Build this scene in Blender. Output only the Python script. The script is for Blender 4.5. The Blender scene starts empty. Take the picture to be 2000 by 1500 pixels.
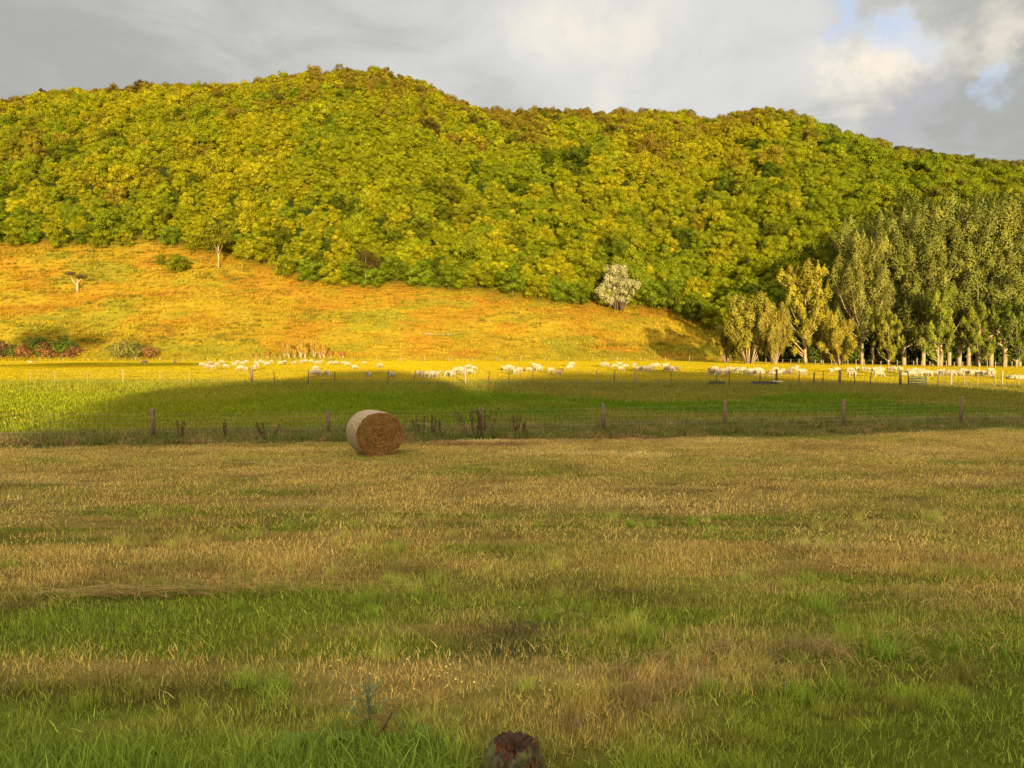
import bpy, math, random
import numpy as np
from mathutils import Vector, Matrix
R = math.radians
rng = np.random.default_rng(7)
random.seed(7)
S = bpy.context.scene
COL = S.collection

# ------------------------------------------------------------------ camera, world, sun, exposure
F, HZ = 1455.0, 690.0                      # focal length and horizon row in photo pixels (2000 x 1500)
cam_d = bpy.data.cameras.new('camera'); cam = bpy.data.objects.new('camera', cam_d); COL.objects.link(cam)
cam_d.sensor_width = 36.0; cam_d.lens = 36.0 * F / 2000; cam_d.clip_end = 5000; cam_d.clip_start = 0.05
cam.location = (0, 0, 0); cam.rotation_euler = (R(90) - math.atan((750 - HZ) / F), 0, 0)
S.camera = cam

SUN_EL, SUN_AZ = 4.7, 172.0                # azimuth clockwise from +y (view direction)
sun_dir = Vector((math.sin(R(SUN_AZ)) * math.cos(R(SUN_EL)), math.cos(R(SUN_AZ)) * math.cos(R(SUN_EL)), math.sin(R(SUN_EL))))
sl = bpy.data.lights.new('sun', 'SUN'); sl.energy = 5.0; sl.angle = R(0.55); sl.color = (1.0, 0.76, 0.36)
so = bpy.data.objects.new('sun', sl); COL.objects.link(so)
so.rotation_euler = sun_dir.to_track_quat('Z', 'Y').to_euler(); so.location = (30, -60, 40)
S.view_settings.view_transform = 'Standard'; S.view_settings.look = 'None'
S.view_settings.exposure = 1.25; S.view_settings.gamma = 1.0; S.view_settings.use_curve_mapping = False

class NT:
    """small helper to write node trees"""
    def __init__(s, nt): s.nt = nt; nt.nodes.clear()
    def n(s, t, **kw):
        x = s.nt.nodes.new(t)
        for k, v in kw.items():
            if k.startswith('i_'):
                x.inputs[int(k[2:]) if k[2:].isdigit() else k[2:].replace('_', ' ')].default_value = v
            else: setattr(x, k, v)
        return x
    def l(s, a, b): s.nt.links.new(a, b)
    def math(s, op, a, b=None, c=None, clamp=False):
        x = s.nt.nodes.new('ShaderNodeMath'); x.operation = op; x.use_clamp = clamp
        for i, v in enumerate((a, b, c)):
            if v is None: continue
            if isinstance(v, (int, float)): x.inputs[i].default_value = v
            else: s.l(v, x.inputs[i])
        return x.outputs[0]
    def mix(s, f, a, b, bt='MIX'):
        x = s.nt.nodes.new('ShaderNodeMix'); x.data_type = 'RGBA'; x.blend_type = bt
        for i, v in ((0, f), (6, a), (7, b)):
            if isinstance(v, (int, float)): x.inputs[i].default_value = v
            elif isinstance(v, tuple): x.inputs[i].default_value = (*v, 1)[:4]
            else: s.l(v, x.inputs[i])
        return x.outputs[2]
    def ramp(s, f, a, b, smooth=True):
        x = s.nt.nodes.new('ShaderNodeMapRange'); x.interpolation_type = 'SMOOTHSTEP' if smooth else 'LINEAR'
        s.l(f, x.inputs[0]); x.inputs[1].default_value = a; x.inputs[2].default_value = b
        return x.outputs[0]

def pix_dir(u, r):
    return Vector(((u - 1000) / F, 1.0, (HZ - r) / F)).normalized()

def build_world():
    w = bpy.data.worlds.new('World'); S.world = w; w.use_nodes = True
    t = NT(w.node_tree)
    out = t.n('ShaderNodeOutputWorld'); bg = t.n('ShaderNodeBackground'); t.l(bg.outputs[0], out.inputs[0])
    bg.inputs[1].default_value = 0.1
    tc = t.n('ShaderNodeTexCoord')
    sky = t.n('ShaderNodeTexSky'); sky.sky_type = 'NISHITA'; sky.sun_disc = False
    sky.sun_elevation = R(SUN_EL); sky.sun_rotation = R(SUN_AZ)
    sep = t.n('ShaderNodeSeparateXYZ'); t.l(tc.outputs['Generated'], sep.inputs[0])
    zz = t.math('ADD', t.math('MAXIMUM', sep.outputs[2], 0.0), 0.16)
    cx = t.math('DIVIDE', sep.outputs[0], zz); cy = t.math('DIVIDE', sep.outputs[1], zz)
    cmb = t.n('ShaderNodeCombineXYZ'); t.l(cx, cmb.inputs[0]); t.l(cy, cmb.inputs[1])
    n1 = t.n('ShaderNodeTexNoise', i_Scale=0.9, i_Detail=7.0, i_Roughness=0.55, i_Distortion=0.35); t.l(cmb.outputs[0], n1.inputs[0])
    n2 = t.n('ShaderNodeTexNoise', i_Scale=2.7, i_Detail=8.0, i_Roughness=0.6, i_Distortion=0.6); t.l(cmb.outputs[0], n2.inputs[0])
    nn = t.math('SUBTRACT', t.math('ADD', t.math('MULTIPLY', n1.outputs[0], 1.0), t.math('MULTIPLY', n2.outputs[0], 1.1)), 1.05)
    wn = t.n('ShaderNodeTexNoise', i_Scale=5.0, i_Detail=6.0, i_Roughness=0.6); t.l(tc.outputs['Generated'], wn.inputs[0])
    w1 = t.n('ShaderNodeVectorMath', operation='SUBTRACT'); t.l(wn.outputs['Color'], w1.inputs[0]); w1.inputs[1].default_value = (.5, .5, .5)
    w2 = t.n('ShaderNodeVectorMath', operation='MULTIPLY_ADD'); t.l(w1.outputs[0], w2.inputs[0]); w2.inputs[1].default_value = (.34, .34, .16); t.l(tc.outputs['Generated'], w2.inputs[2])
    def blob(u, r, rad, soft, amp):
        d = pix_dir(u, r)
        v = t.n('ShaderNodeVectorMath', operation='DISTANCE'); t.l(w2.outputs[0], v.inputs[0]); v.inputs[1].default_value = d
        m = t.ramp(v.outputs['Value'], rad / F, (rad + soft) / F)
        m = t.math('SUBTRACT', 1.0, m)
        return t.math('MULTIPLY', m, amp)
    def total(bl):
        a = None
        for b in bl:
            x = blob(*b); a = x if a is None else t.math('ADD', a, x)
        return a
    K = 4.6
    def c(r, g, b): return (r * K, g * K, b * K)
    dark, mid = c(.40, .405, .385), c(.67, .67, .655)
    m_mid = t.ramp(t.math('ADD', nn, total([(620, 130, 0, 420, .40), (1300, 130, 100, 500, .70), (300, 40, 0, 300, .1)])), -0.1, .75)
    col = t.mix(m_mid, dark, mid)
    # cream lit edges
    m_cr = t.ramp(t.math('ADD', nn, total([(1190, 60, 0, 190, .46), (1300, 110, 0, 170, .35), (1700, 135, 10, 130, .9), (1560, 170, 0, 130, .35), (1930, 45, 10, 120, .75), (1040, 20, 0, 120, .3)])), 0.12, .95)
    col = t.mix(m_cr, col, c(.92, .835, .69))
    # blue gaps
    m_bl = t.ramp(t.math('ADD', nn, total([(1640, 45, 10, 100, .66), (1740, 95, 10, 85, .62), (1965, 150, 5, 85, .75), (1640, 20, 0, 90, .4)])), 0.22, .85)
    blue = t.mix(0.12, c(.57, .66, .84), sky.outputs[0])
    col = t.mix(m_bl, col, blue)
    # grey veil low on the right
    m_gr = t.ramp(t.math('ADD', t.math('MULTIPLY', nn, .6), total([(1800, 225, 20, 140, .9)])), 0.25, .8)
    col = t.mix(m_gr, col, c(.47, .47, .49))
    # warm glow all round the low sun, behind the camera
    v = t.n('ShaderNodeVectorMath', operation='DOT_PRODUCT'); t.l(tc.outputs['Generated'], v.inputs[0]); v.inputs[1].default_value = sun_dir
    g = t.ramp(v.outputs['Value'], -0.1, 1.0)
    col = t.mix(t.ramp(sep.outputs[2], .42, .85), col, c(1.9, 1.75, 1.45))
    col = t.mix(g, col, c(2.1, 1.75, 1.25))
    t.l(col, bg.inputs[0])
build_world()

# ------------------------------------------------------------------ numpy helpers
def hash2(ix, iy, s):
    h = (ix.astype(np.int64) * 374761393 + iy.astype(np.int64) * 668265263 + s * 974634777) & 0xffffffff
    h = ((h ^ (h >> 13)) * 1274126177) & 0xffffffff
    h = h ^ (h >> 16)
    return (h & 0xffff) / 65535.0
def vnoise(x, y, s=0):
    x = np.asarray(x, float); y = np.asarray(y, float)
    ix = np.floor(x); iy = np.floor(y); fx = x - ix; fy = y - iy
    fx = fx * fx * (3 - 2 * fx); fy = fy * fy * (3 - 2 * fy)
    a = hash2(ix, iy, s); b = hash2(ix + 1, iy, s); c = hash2(ix, iy + 1, s); d = hash2(ix + 1, iy + 1, s)
    return (a + (b - a) * fx) * (1 - fy) + (c + (d - c) * fx) * fy
def fbm(x, y, s=0, o=4):
    t = 0; a = 1; n = 0
    for k in range(o):
        t = t + a * vnoise(x * 2**k + 17 * k, y * 2**k + 31 * k, s + k); n += a; a *= .55
    return t / n
def sstep(a, b, x):
    t = np.clip((x - a) / (b - a), 0, 1); return t * t * (3 - 2 * t)
def lerp(a, b, t):
    t = np.asarray(t)[..., None]; return np.asarray(a) * (1 - t) + np.asarray(b) * t

# ------------------------------------------------------------------ terrain
PD = np.array([-400, 0, 3.6, 10, 20, 25, 28, 36, 52, 65, 85, 110, 145, 400.])
PZ = np.array([-2.4, -1.95, -2.0, -2.4, -2.75, -2.8, -2.66, -2.5, -2.2, -2.0, -1.75, -1.64, -1.45, -1.3])
_dd = np.linspace(-400, 400, 8001); _zz = np.interp(_dd, PD, PZ)
_k = np.exp(-np.linspace(-2, 2, 31)**2); _k /= _k.sum(); _zz[20:-20] = np.convolve(_zz, _k, 'same')[20:-20]
BU = np.array([-700, -200, 0, 100, 200, 300, 370, 450, 520, 600, 700, 780, 900, 1000, 1100, 1200, 1290, 1400, 1500, 1600, 2000, 2700.])
BR = np.array([505, 490, 487, 488, 496, 486, 500, 512, 535, 560, 568, 566, 578, 590, 602, 607, 618, 655, 693, 704, 706, 706.])
RU = np.array([-700, -400, 0, 60, 110, 200, 310, 400, 480, 540, 640, 750, 800, 850, 900, 960, 1030, 1130, 1230, 1320, 1380, 1430, 1490, 1560, 1640, 1740, 1850, 1950, 2000, 2400, 2700.])
RR = np.array([236, 221, 199, 187, 177, 174, 166, 164, 166, 146, 140, 137, 152, 170, 202, 213, 213, 215, 218, 218, 233, 221, 212, 232, 258, 284, 300, 315, 320, 357, 382.])
RIDGE = 350.0
def ucol(x, y):
    yy = np.maximum(y, 30.0)
    return np.clip(1000 + F * x / yy, -600, 2600)
def dtop(u): return 145 + np.maximum(700 - np.interp(u, BU, BR), 4) * 0.29
def terrain(x, y, bumps=True):
    x = np.asarray(x, float); y = np.asarray(y, float)
    u = ucol(x, y)
    z0 = np.interp(y, _dd, _zz)
    low = sstep(1350, 2000, u) * sstep(38, 60, y)
    z0 = z0 - low * np.where(y < 90, .28, .28 + (np.minimum(y, 145) - 90) * .012) - sstep(1350, 1700, u) * sstep(100, 130, y) * .1
    rb = np.interp(u, BU, BR); dt = dtop(u)
    zt = np.maximum((HZ - rb) * dt / F, z0)
    rr = np.interp(u, RU, RR)
    zr = (HZ - rr - 26) * RIDGE / F
    s = np.clip((y - 143) / (dt - 143), 0, 1)
    ss = s * s * (1 - s) * .9 + s * (1 - s * (1 - s) * .9)
    z = z0 + (zt - z0) * ss
    q = np.clip((y - dt) / (RIDGE - dt), 0, 1)
    z = np.where(y > dt, zt + (zr - zt) * (q + .18 * np.sin(q * math.pi) * .6), z)
    z = np.where(y > RIDGE, zr - (y - RIDGE) * .35, z)
    if bumps:
        hh = sstep(143, 165, y) * (1 - sstep(RIDGE - 130, RIDGE - 25, y))
        z = z + hh * sstep(dt - 8, dt + 40, y) * (fbm(x / 55, y / 70, 5, 3) - .5) * 32
        g = sstep(143, 156, y) * (1 - sstep(dt - 8, dt, y))
        z = z + g * ((fbm(x / 17, y / 10 + x / 40, 9, 3) - .5) * 5.5 + (fbm(x / 3, y / 3, 12, 2) - .5) * .5)
        m = sstep(3, 8, y) * (1 - sstep(100, 143, y))
        z = z + m * (fbm(x / 6, y / 3, 20, 3) - .5) * .10
        z = z + (1 - sstep(20, 30, y)) * (fbm(x / 1.1, y / 1.1, 23, 2) - .5) * .05
    return z
def tz(x, y): return float(terrain(np.array([x]), np.array([y]))[0])
def at(u, r, dmin=2.5, dmax=RIDGE):
    d = np.concatenate([np.linspace(dmin, 60, 1200), np.linspace(60, dmax, 1600)]); d = d[d >= dmin]
    x = (u - 1000) / F * d
    rows = HZ - terrain(x, d) * F / d
    hit = np.nonzero(rows <= r)[0]
    i = hit[0] if len(hit) else -1
    return float(x[i]), float(d[i]), float(terrain(x[i:i+1] if i >= 0 else x[-1:], d[i:i+1] if i >= 0 else d[-1:])[0])

def fence_y(x): return 25.6 + 0.14 * x
def edge_y(x): return fence_y(x) - 1.7 + .35 * np.sin(np.asarray(x) * .5) - .25 * np.sin(np.asarray(x) * 1.7)

# surface colour of the turf; pasture sunlight and forest shade are painted in
def turf_color(x, y):
    x = np.asarray(x, float); y = np.asarray(y, float); u = ucol(x, y)
    n1 = fbm(x / 3.2, y / .60 + x * .07, 40, 4); n2 = fbm(x / .8, y / .5, 44, 3); n3 = fbm(x / 10, y / 1.5 + x * .03, 47, 3)
    n4 = fbm(x / 5.5, y / .32 + x * .06, 49, 3)
    dry = sstep(.385, .545, .36 * n1 + .20 * n2 + .16 * n3 + .40 * n4 - .045 + .05 * sstep(10, 22, y) - .12 * (1 - sstep(3.8, 7.5, y)) - .12 * (1 - sstep(3.2, 5.6, y + .25 * (vnoise(x / 1.5, y / 1.5, 58) - .5) * 4)))
    green = lerp((.200, .215, .028), (.150, .215, .026), n2)
    tan = lerp((.435, .330, .100), (.350, .245, .070), fbm(x / .7, y / .5, 51, 2))
    c = lerp(green, tan, dry)
    c = lerp(c, (.50, .40, .15), sstep(.60, .72, n4 * .6 + n1 * .4) * .8 * sstep(3.5, 6.5, y))
    br = sstep(.58, .70, fbm(x / 1.1, y / .35 + x * .2, 55, 3))
    c = lerp(c, (.14, .095, .035), br * .6)
    # lush strip at lower left, green lawn at lower right
    lush = lush_mask(x, y); c = lerp(c, (.130, .190, .024), lush * .9)
    lawn = lawn_mask(x, y); c = lerp(c, lerp((.125, .175, .020), (.155, .195, .026), n2), lawn)
    c = c * 1.30
    mole = np.maximum(sstep(.34, .10, np.hypot((x - .115) / 1.0, (y - 5.75) / 1.0)), sstep(.32, .1, np.hypot(x + .02, y - 5.25)))
    c = lerp(c, (.12, .088, .055), mole * .85)
    # rank strip along the fence
    st = sstep(-.3, .5, y - edge_y(x)) * (1 - sstep(1.6, 3.4, y - fence_y(x)))
    # pasture
    p = sstep(1.6, 3.4, y - fence_y(x))
    pg = lerp((.085, .155, .009), (.125, .180, .011), fbm(x / 3, y / 3, 60, 3))
    pg = lerp(pg, (.185, .175, .028), sstep(.42, .62, fbm(x / 9, y / 5, 63, 3) + .22 * sstep(0, 25, x - (y - 38) * .3) - .03))
    c = lerp(c, pg, p)
    c = lerp(c, lerp((.20, .19, .06), (.12, .14, .035), n1), st)
    pb = sstep(42, 49, y) * (1 - sstep(60, 66, y)); c = lerp(c, lerp((.24, .19, .045), (.15, .16, .025), fbm(x / 5, y / 4, 66, 3)), pb * .8)
    py = sstep(52, 62, y); c = lerp(c, lerp((.370, .270, .010), (.310, .270, .012), fbm(x / 6, y / 8, 70, 3)), py)
    left = (1 - sstep(100, 1200, u)) * sstep(1.6, 3.4, y - fence_y(x)) * (1 - py)  # sunlit yellow painted into the pasture towards the left
    c = lerp(c, lerp((.22, .25, .014), (.30, .28, .018), fbm(x / 2, y / 3, 72, 3)), left * .6)
    # dry hillside
    h = sstep(140, 147, y); hn = fbm(x / 9, y / 7, 75, 4)
    oc = lerp((.400, .228, .022), (.400, .290, .024), sstep(.35, .62, hn + .12 * sstep(150, 180, 340 - y) - .06))
    oc = lerp(oc, (.38, .155, .025), sstep(.56, .72, fbm(x / 7, y / 4, 79, 4)) * .2)
    oc = lerp(oc, (.26, .26, .025), sstep(.58, .7, fbm(x / 11, y / 5, 83, 4)) * .7)
    c = lerp(c, oc * .90, h)
    c = lerp(c, (.030, .042, .010), sstep(-1, 5, y - dtop(u)) * h)  # forest floor coloured near-black to stand for shade between the trees
    v = .85 + .3 * fbm(x * 3.1, y * 3.1, 90, 2)
    return np.clip(c * v[..., None], 0, 1)
def lush_mask(x, y): return sstep(-.15, .25, 3.72 + .25 * (fbm(x / .7, y * 0, 33, 2) - .5) * 2 - .33 * np.maximum(-x - 1.2, 0) * .4 - np.maximum(x + .45, 0) * 1.2 - y)
def lawn_mask(x, y):
    lim = 3.55 + (x - 1.35) * .62 + .25 * (fbm(x / .5, y / .5, 37, 2) - .5)
    return sstep(.1, -.1, y - lim) * sstep(.9, 1.4, x)
def tus_mask(x, y):
    lim = 4.0 + (x - .3) * .55
    return np.exp(-((y - lim - .25) / .38)**2) * sstep(.1, .7, x)

# ------------------------------------------------------------------ mesh builder
class Geo:
    def __init__(s): s.v = []; s.q = []; s.t = []; s.m = []; s.n = 0
    def add(s, v, q, tint=.5, mat=0):
        v = np.asarray(v, float); q = np.asarray(q, int)
        s.v.append(v); s.q.append(q + s.n); s.n += len(v)
        s.t.append(np.full(len(v), tint) if np.isscalar(tint) else np.asarray(tint, float))
        s.m.append(np.full(len(q), mat))
        return s
    def tube(s, pts, rad, n=6, tint=.5, mat=0, flat=(1, 1), cap=True):
        P = np.asarray(pts, float); r = np.broadcast_to(np.asarray(rad, float), (len(P),)).copy()
        T = np.gradient(P, axis=0); T /= np.linalg.norm(T, axis=1)[:, None] + 1e-9
        up = np.array([0, 0, 1.]) if abs(T[:, 2].mean()) < .8 else np.array([0, 1., 0])
        A = np.cross(T, up); A /= np.linalg.norm(A, axis=1)[:, None] + 1e-9; B = np.cross(A, T)
        if cap:
            P = np.vstack([P[:1], P, P[-1:]]); A = np.vstack([A[:1], A, A[-1:]]); B = np.vstack([B[:1], B, B[-1:]]); r = np.r_[.001, r, .001]
        a = np.arange(n) / n * 2 * math.pi
        V = P[:, None] + r[:, None, None] * (np.cos(a)[None, :, None] * A[:, None] * flat[0] + np.sin(a)[None, :, None] * B[:, None] * flat[1])
        k = len(P); i, j = np.meshgrid(np.arange(k - 1), np.arange(n), indexing='ij')
        q = np.stack([i * n + j, i * n + (j + 1) % n, (i + 1) * n + (j + 1) % n, (i + 1) * n + j], -1).reshape(-1, 4)
        return s.add(V.reshape(-1, 3), q, tint, mat)
    def box(s, c, d, tint=.5, mat=0, rot=0):
        c = np.array(c, float); d = np.array(d, float) / 2
        v = np.array([(x, y, z) for x in (-1, 1) for y in (-1, 1) for z in (-1, 1)], float) * d
        cr, sr = math.cos(rot), math.sin(rot)
        v = np.stack([v[:, 0] * cr - v[:, 1] * sr, v[:, 0] * sr + v[:, 1] * cr, v[:, 2]], 1) + c
        return s.add(v, [(0, 1, 3, 2), (4, 6, 7, 5), (0, 4, 5, 1), (2, 3, 7, 6), (0, 2, 6, 4), (1, 5, 7, 3)], tint, mat)
    def cards(s, C, N, size, tint, mat=0, asp=.6, bend=.0):
        C = np.asarray(C, float); n = len(C)
        N = N / (np.linalg.norm(N, axis=1)[:, None] + 1e-9)
        Rv = rng.normal(size=(n, 3)); A = np.cross(N, Rv); A /= np.linalg.norm(A, axis=1)[:, None] + 1e-9; B = np.cross(N, A)
        sz = np.broadcast_to(size, (n,))[:, None]
        V = np.stack([C - A * sz * .5, C + B * sz * .5 * asp, C + A * sz * .5, C - B * sz * .5 * asp], 1).reshape(-1, 3)
        q = np.arange(4 * n).reshape(n, 4)
        return s.add(V, q, np.repeat(np.broadcast_to(tint, (n,)), 4), mat)
    def mesh(s, name, mats, smooth=False):
        V = np.concatenate(s.v); Q = np.concatenate(s.q); T = np.concatenate(s.t); M = np.concatenate(s.m)
        me = bpy.data.meshes.new(name)
        me.vertices.add(len(V)); me.vertices.foreach_set('co', V.ravel().astype(np.float32))
        me.loops.add(len(Q) * 4); me.loops.foreach_set('vertex_index', Q.ravel().astype(np.int32))
        me.polygons.add(len(Q)); me.polygons.foreach_set('loop_start', (np.arange(len(Q)) * 4).astype(np.int32))
        me.polygons.foreach_set('loop_total', np.full(len(Q), 4, np.int32))
        me.update(calc_edges=True)
        me.polygons.foreach_set('material_index', M.astype(np.int32))
        me.polygons.foreach_set('use_smooth', np.full(len(Q), smooth))
        at_ = me.attributes.new('tint', 'FLOAT', 'POINT'); at_.data.foreach_set('value', T.astype(np.float32))
        for m in (mats if isinstance(mats, (list, tuple)) else [mats]): me.materials.append(m)
        me.validate(); me.update()
        return me

def obj(name, me, parent=None, loc=(0, 0, 0), rz=0, sc=1, **props):
    o = bpy.data.objects.new(name, me); COL.objects.link(o); o.location = loc; o.rotation_euler = (0, 0, rz)
    o.scale = (sc, sc, sc) if isinstance(sc, (int, float)) else sc
    if parent: o.parent = parent
    for k, v in props.items(): o[k] = v
    return o
def copy_tree(o, **kw):
    c = o.copy(); COL.objects.link(c)
    for ch in [q for q in bpy.data.objects if q.parent == o]:
        d = ch.copy(); COL.objects.link(d); d.parent = c
    return c

# ------------------------------------------------------------------ materials
def mat(name):
    m = bpy.data.materials.new(name); m.use_nodes = True
    t = NT(m.node_tree); out = t.n('ShaderNodeOutputMaterial')
    return m, t, out
def leafy(name, src, trans=.25, lo=.55, hi=1.5, hue=None, rough=.6):
    """foliage or grass: src = ('INST','icol') / ('OBJ',) / (r,g,b)"""
    m, t, out = mat(name)
    if src[0] == 'INST':
        a = t.n('ShaderNodeAttribute', attribute_type='INSTANCER', attribute_name=src[1]); base = a.outputs['Color']
    elif src[0] == 'OBJ':
        a = t.n('ShaderNodeObjectInfo'); base = a.outputs['Color']
    else:
        a = t.n('ShaderNodeRGB'); a.outputs[0].default_value = (*src, 1); base = a.outputs[0]
    ti = t.n('ShaderNodeAttribute', attribute_type='GEOMETRY', attribute_name='tint')
    k = t.math('ADD', t.math('MULTIPLY', ti.outputs['Fac'], hi - lo), lo)
    sc = t.n('ShaderNodeVectorMath', operation='SCALE'); t.l(base, sc.inputs[0]); t.l(k, sc.inputs['Scale'])
    col = sc.outputs[0]
    if hue:
        f = t.math('MULTIPLY', t.ramp(ti.outputs['Fac'], .55, 1.0), hue[1])
        col = t.mix(f, col, hue[0])
    d = t.n('ShaderNodeBsdfDiffuse'); t.l(col, d.inputs[0])
    tr = t.n('ShaderNodeBsdfTranslucent'); t.l(col, tr.inputs[0])
    ms = t.n('ShaderNodeMixShader', i_0=trans); t.l(d.outputs[0], ms.inputs[1]); t.l(tr.outputs[0], ms.inputs[2])
    t.l(ms.outputs[0], out.inputs[0])
    return m
def stained(name, c1, c2, scale=6, rough=.85, stretch=(1, 1, 1), bump=.3, c3=None):
    m, t, out = mat(name)
    tc = t.n('ShaderNodeTexCoord'); mp = t.n('ShaderNodeMapping'); mp.inputs['Scale'].default_value = stretch
    t.l(tc.outputs['Object'], mp.inputs[0])
    n = t.n('ShaderNodeTexNoise', i_Scale=float(scale), i_Detail=6.0, i_Roughness=.65); t.l(mp.outputs[0], n.inputs[0])
    col = t.mix(t.ramp(n.outputs[0], .35, .65), c1, c2)
    if c3:
        n3 = t.n('ShaderNodeTexNoise', i_Scale=float(scale) * .35, i_Detail=3.0); t.l(tc.outputs['Object'], n3.inputs[0])
        col = t.mix(t.ramp(n3.outputs[0], .52, .62), col, c3)
    b = t.n('ShaderNodeBsdfPrincipled', i_Roughness=rough); t.l(col, b.inputs[0])
    b.inputs['Specular IOR Level'].default_value = .2
    bp = t.n('ShaderNodeBump', i_Strength=bump, i_Distance=.02); t.l(n.outputs[0], bp.inputs['Height']); t.l(bp.outputs[0], b.inputs['Normal'])
    t.l(b.outputs[0], out.inputs[0]); return m

M_GRASS = leafy('grass_blades', ('INST', 'icol'), trans=.22, lo=.42, hi=1.85)
M_GRASS2 = leafy('field_blades', ('INST', 'icol'), trans=.22, lo=.62, hi=1.5)
M_FOREST = leafy('forest_leaves', ('INST', 'icol'), trans=.10, lo=.55, hi=1.45)
M_LEAF = leafy('tree_leaves', ('OBJ',), trans=.07, lo=.5, hi=1.5)
M_BARK = stained('pale_bark', (.42, .33, .20), (.24, .18, .11), 3, stretch=(1, 1, .4))
M_BARKD = stained('dark_bark', (.16, .12, .08), (.08, .06, .04), 4, stretch=(1, 1, .4))
M_POST = stained('weathered_post', (.16, .115, .065), (.085, .062, .038), 9, stretch=(1, 1, .15), c3=(.20, .13, .07))
M_PPALE = stained('pale_batten', (.30, .24, .14), (.21, .17, .10), 9, stretch=(1, 1, .15))
M_PDARK = stained('dark_batten', (.10, .08, .05), (.06, .05, .03), 9, stretch=(1, 1, .15))
M_WIRE = stained('wire', (.30, .28, .24), (.18, .17, .15), 9, rough=.5, bump=0)
M_WOOL = stained('wool', (.350, .305, .215), (.240, .205, .140), 7, bump=.6)
M_WOOL2 = stained('dirty_wool', (.22, .175, .13), (.15, .115, .085), 7, bump=.6)  # browner, darker wool
M_GREENM = stained('green_steel', (.035, .055, .035), (.075, .09, .06), 7, rough=.6)
M_TROUGH = stained('trough_plastic', (.035, .045, .035), (.06, .06, .05), 5, rough=.5)
M_WHITE = stained('white_rail', (.62, .62, .58), (.5, .5, .46), 7)
M_ROCK = stained('pale_rock', (.34, .28, .15), (.22, .18, .10), 5)

def ground_material():
    m, t, out = mat('turf')
    a = t.n('ShaderNodeAttribute', attribute_type='GEOMETRY', attribute_name='gcol')
    g = t.n('ShaderNodeNewGeometry')
    n = t.n('ShaderNodeTexNoise', i_Scale=9.0, i_Detail=5.0, i_Roughness=.7); t.l(g.outputs['Position'], n.inputs[0])
    n2 = t.n('ShaderNodeTexNoise', i_Scale=1.3, i_Detail=5.0, i_Roughness=.7); t.l(g.outputs['Position'], n2.inputs[0])
    k = t.math('ADD', t.math('MULTIPLY', n.outputs[0], .9), t.math('MULTIPLY', n2.outputs[0], .6))
    sc = t.n('ShaderNodeVectorMath', operation='SCALE'); t.l(a.outputs['Color'], sc.inputs[0]); t.l(t.math('ADD', k, .05), sc.inputs['Scale'])
    d = t.n('ShaderNodeBsdfDiffuse'); t.l(sc.outputs[0], d.inputs[0])
    bp = t.n('ShaderNodeBump', i_Strength=.8, i_Distance=.12); t.l(n.outputs[0], bp.inputs['Height']); t.l(bp.outputs[0], d.inputs['Normal'])
    t.l(d.outputs[0], out.inputs[0]); return m
M_TURF = ground_material()

# ------------------------------------------------------------------ ground sheets (share their borders)
def sheet(name, ys, nx, half, kind='structure'):
    ys = np.asarray(ys, float)
    tt = np.linspace(-1, 1, nx); tt = np.sign(tt) * (.35 * np.abs(tt) + .65 * np.abs(tt)**3)
    X = tt[None, :] * half * np.ones((len(ys), 1)); Y = ys[:, None] * np.ones((1, nx))
    Z = terrain(X, Y); V = np.stack([X, Y, Z], -1).reshape(-1, 3)
    i, j = np.meshgrid(np.arange(len(ys) - 1), np.arange(nx - 1), indexing='ij')
    q = np.stack([i * nx + j, i * nx + j + 1, (i + 1) * nx + j + 1, (i + 1) * nx + j], -1).reshape(-1, 4)
    me = Geo().add(V, q).mesh(name, M_TURF, True)
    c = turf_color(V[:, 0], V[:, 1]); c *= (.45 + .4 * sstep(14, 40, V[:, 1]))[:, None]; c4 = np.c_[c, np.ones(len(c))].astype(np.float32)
    a = me.attributes.new('gcol', 'FLOAT_COLOR', 'POINT'); a.data.foreach_set('color', c4.ravel())
    return obj(name, me, kind=kind)
ys = np.r_[np.linspace(-400, -5, 20), np.arange(-4, 2, .5), np.arange(2, 12, .12), np.arange(12, 32, .25), np.arange(32, 60, .6), np.arange(60, 141, 1.2), 143]
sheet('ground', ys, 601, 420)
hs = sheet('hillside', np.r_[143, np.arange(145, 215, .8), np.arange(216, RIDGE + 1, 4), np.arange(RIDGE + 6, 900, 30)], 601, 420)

# far flat land around, out to the horizon
g = Geo()
for (x0, x1, y0, y1) in ((-4000, -420, -4000, 4000), (420, 4000, -4000, 4000), (-420, 420, -4000, -400), (-420, 420, 890, 4000)):
    g.add([(x0, y0, -2.6), (x1, y0, -2.6), (x1, y1, -2.6), (x0, y1, -2.6)], [(0, 1, 2, 3)])
me = g.mesh('far_plain', M_TURF)
a = me.attributes.new('gcol', 'FLOAT_COLOR', 'POINT'); a.data.foreach_set('color', np.tile([.12, .13, .03, 1], len(me.vertices)).astype(np.float32))
obj('plain', me, kind='structure')

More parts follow.
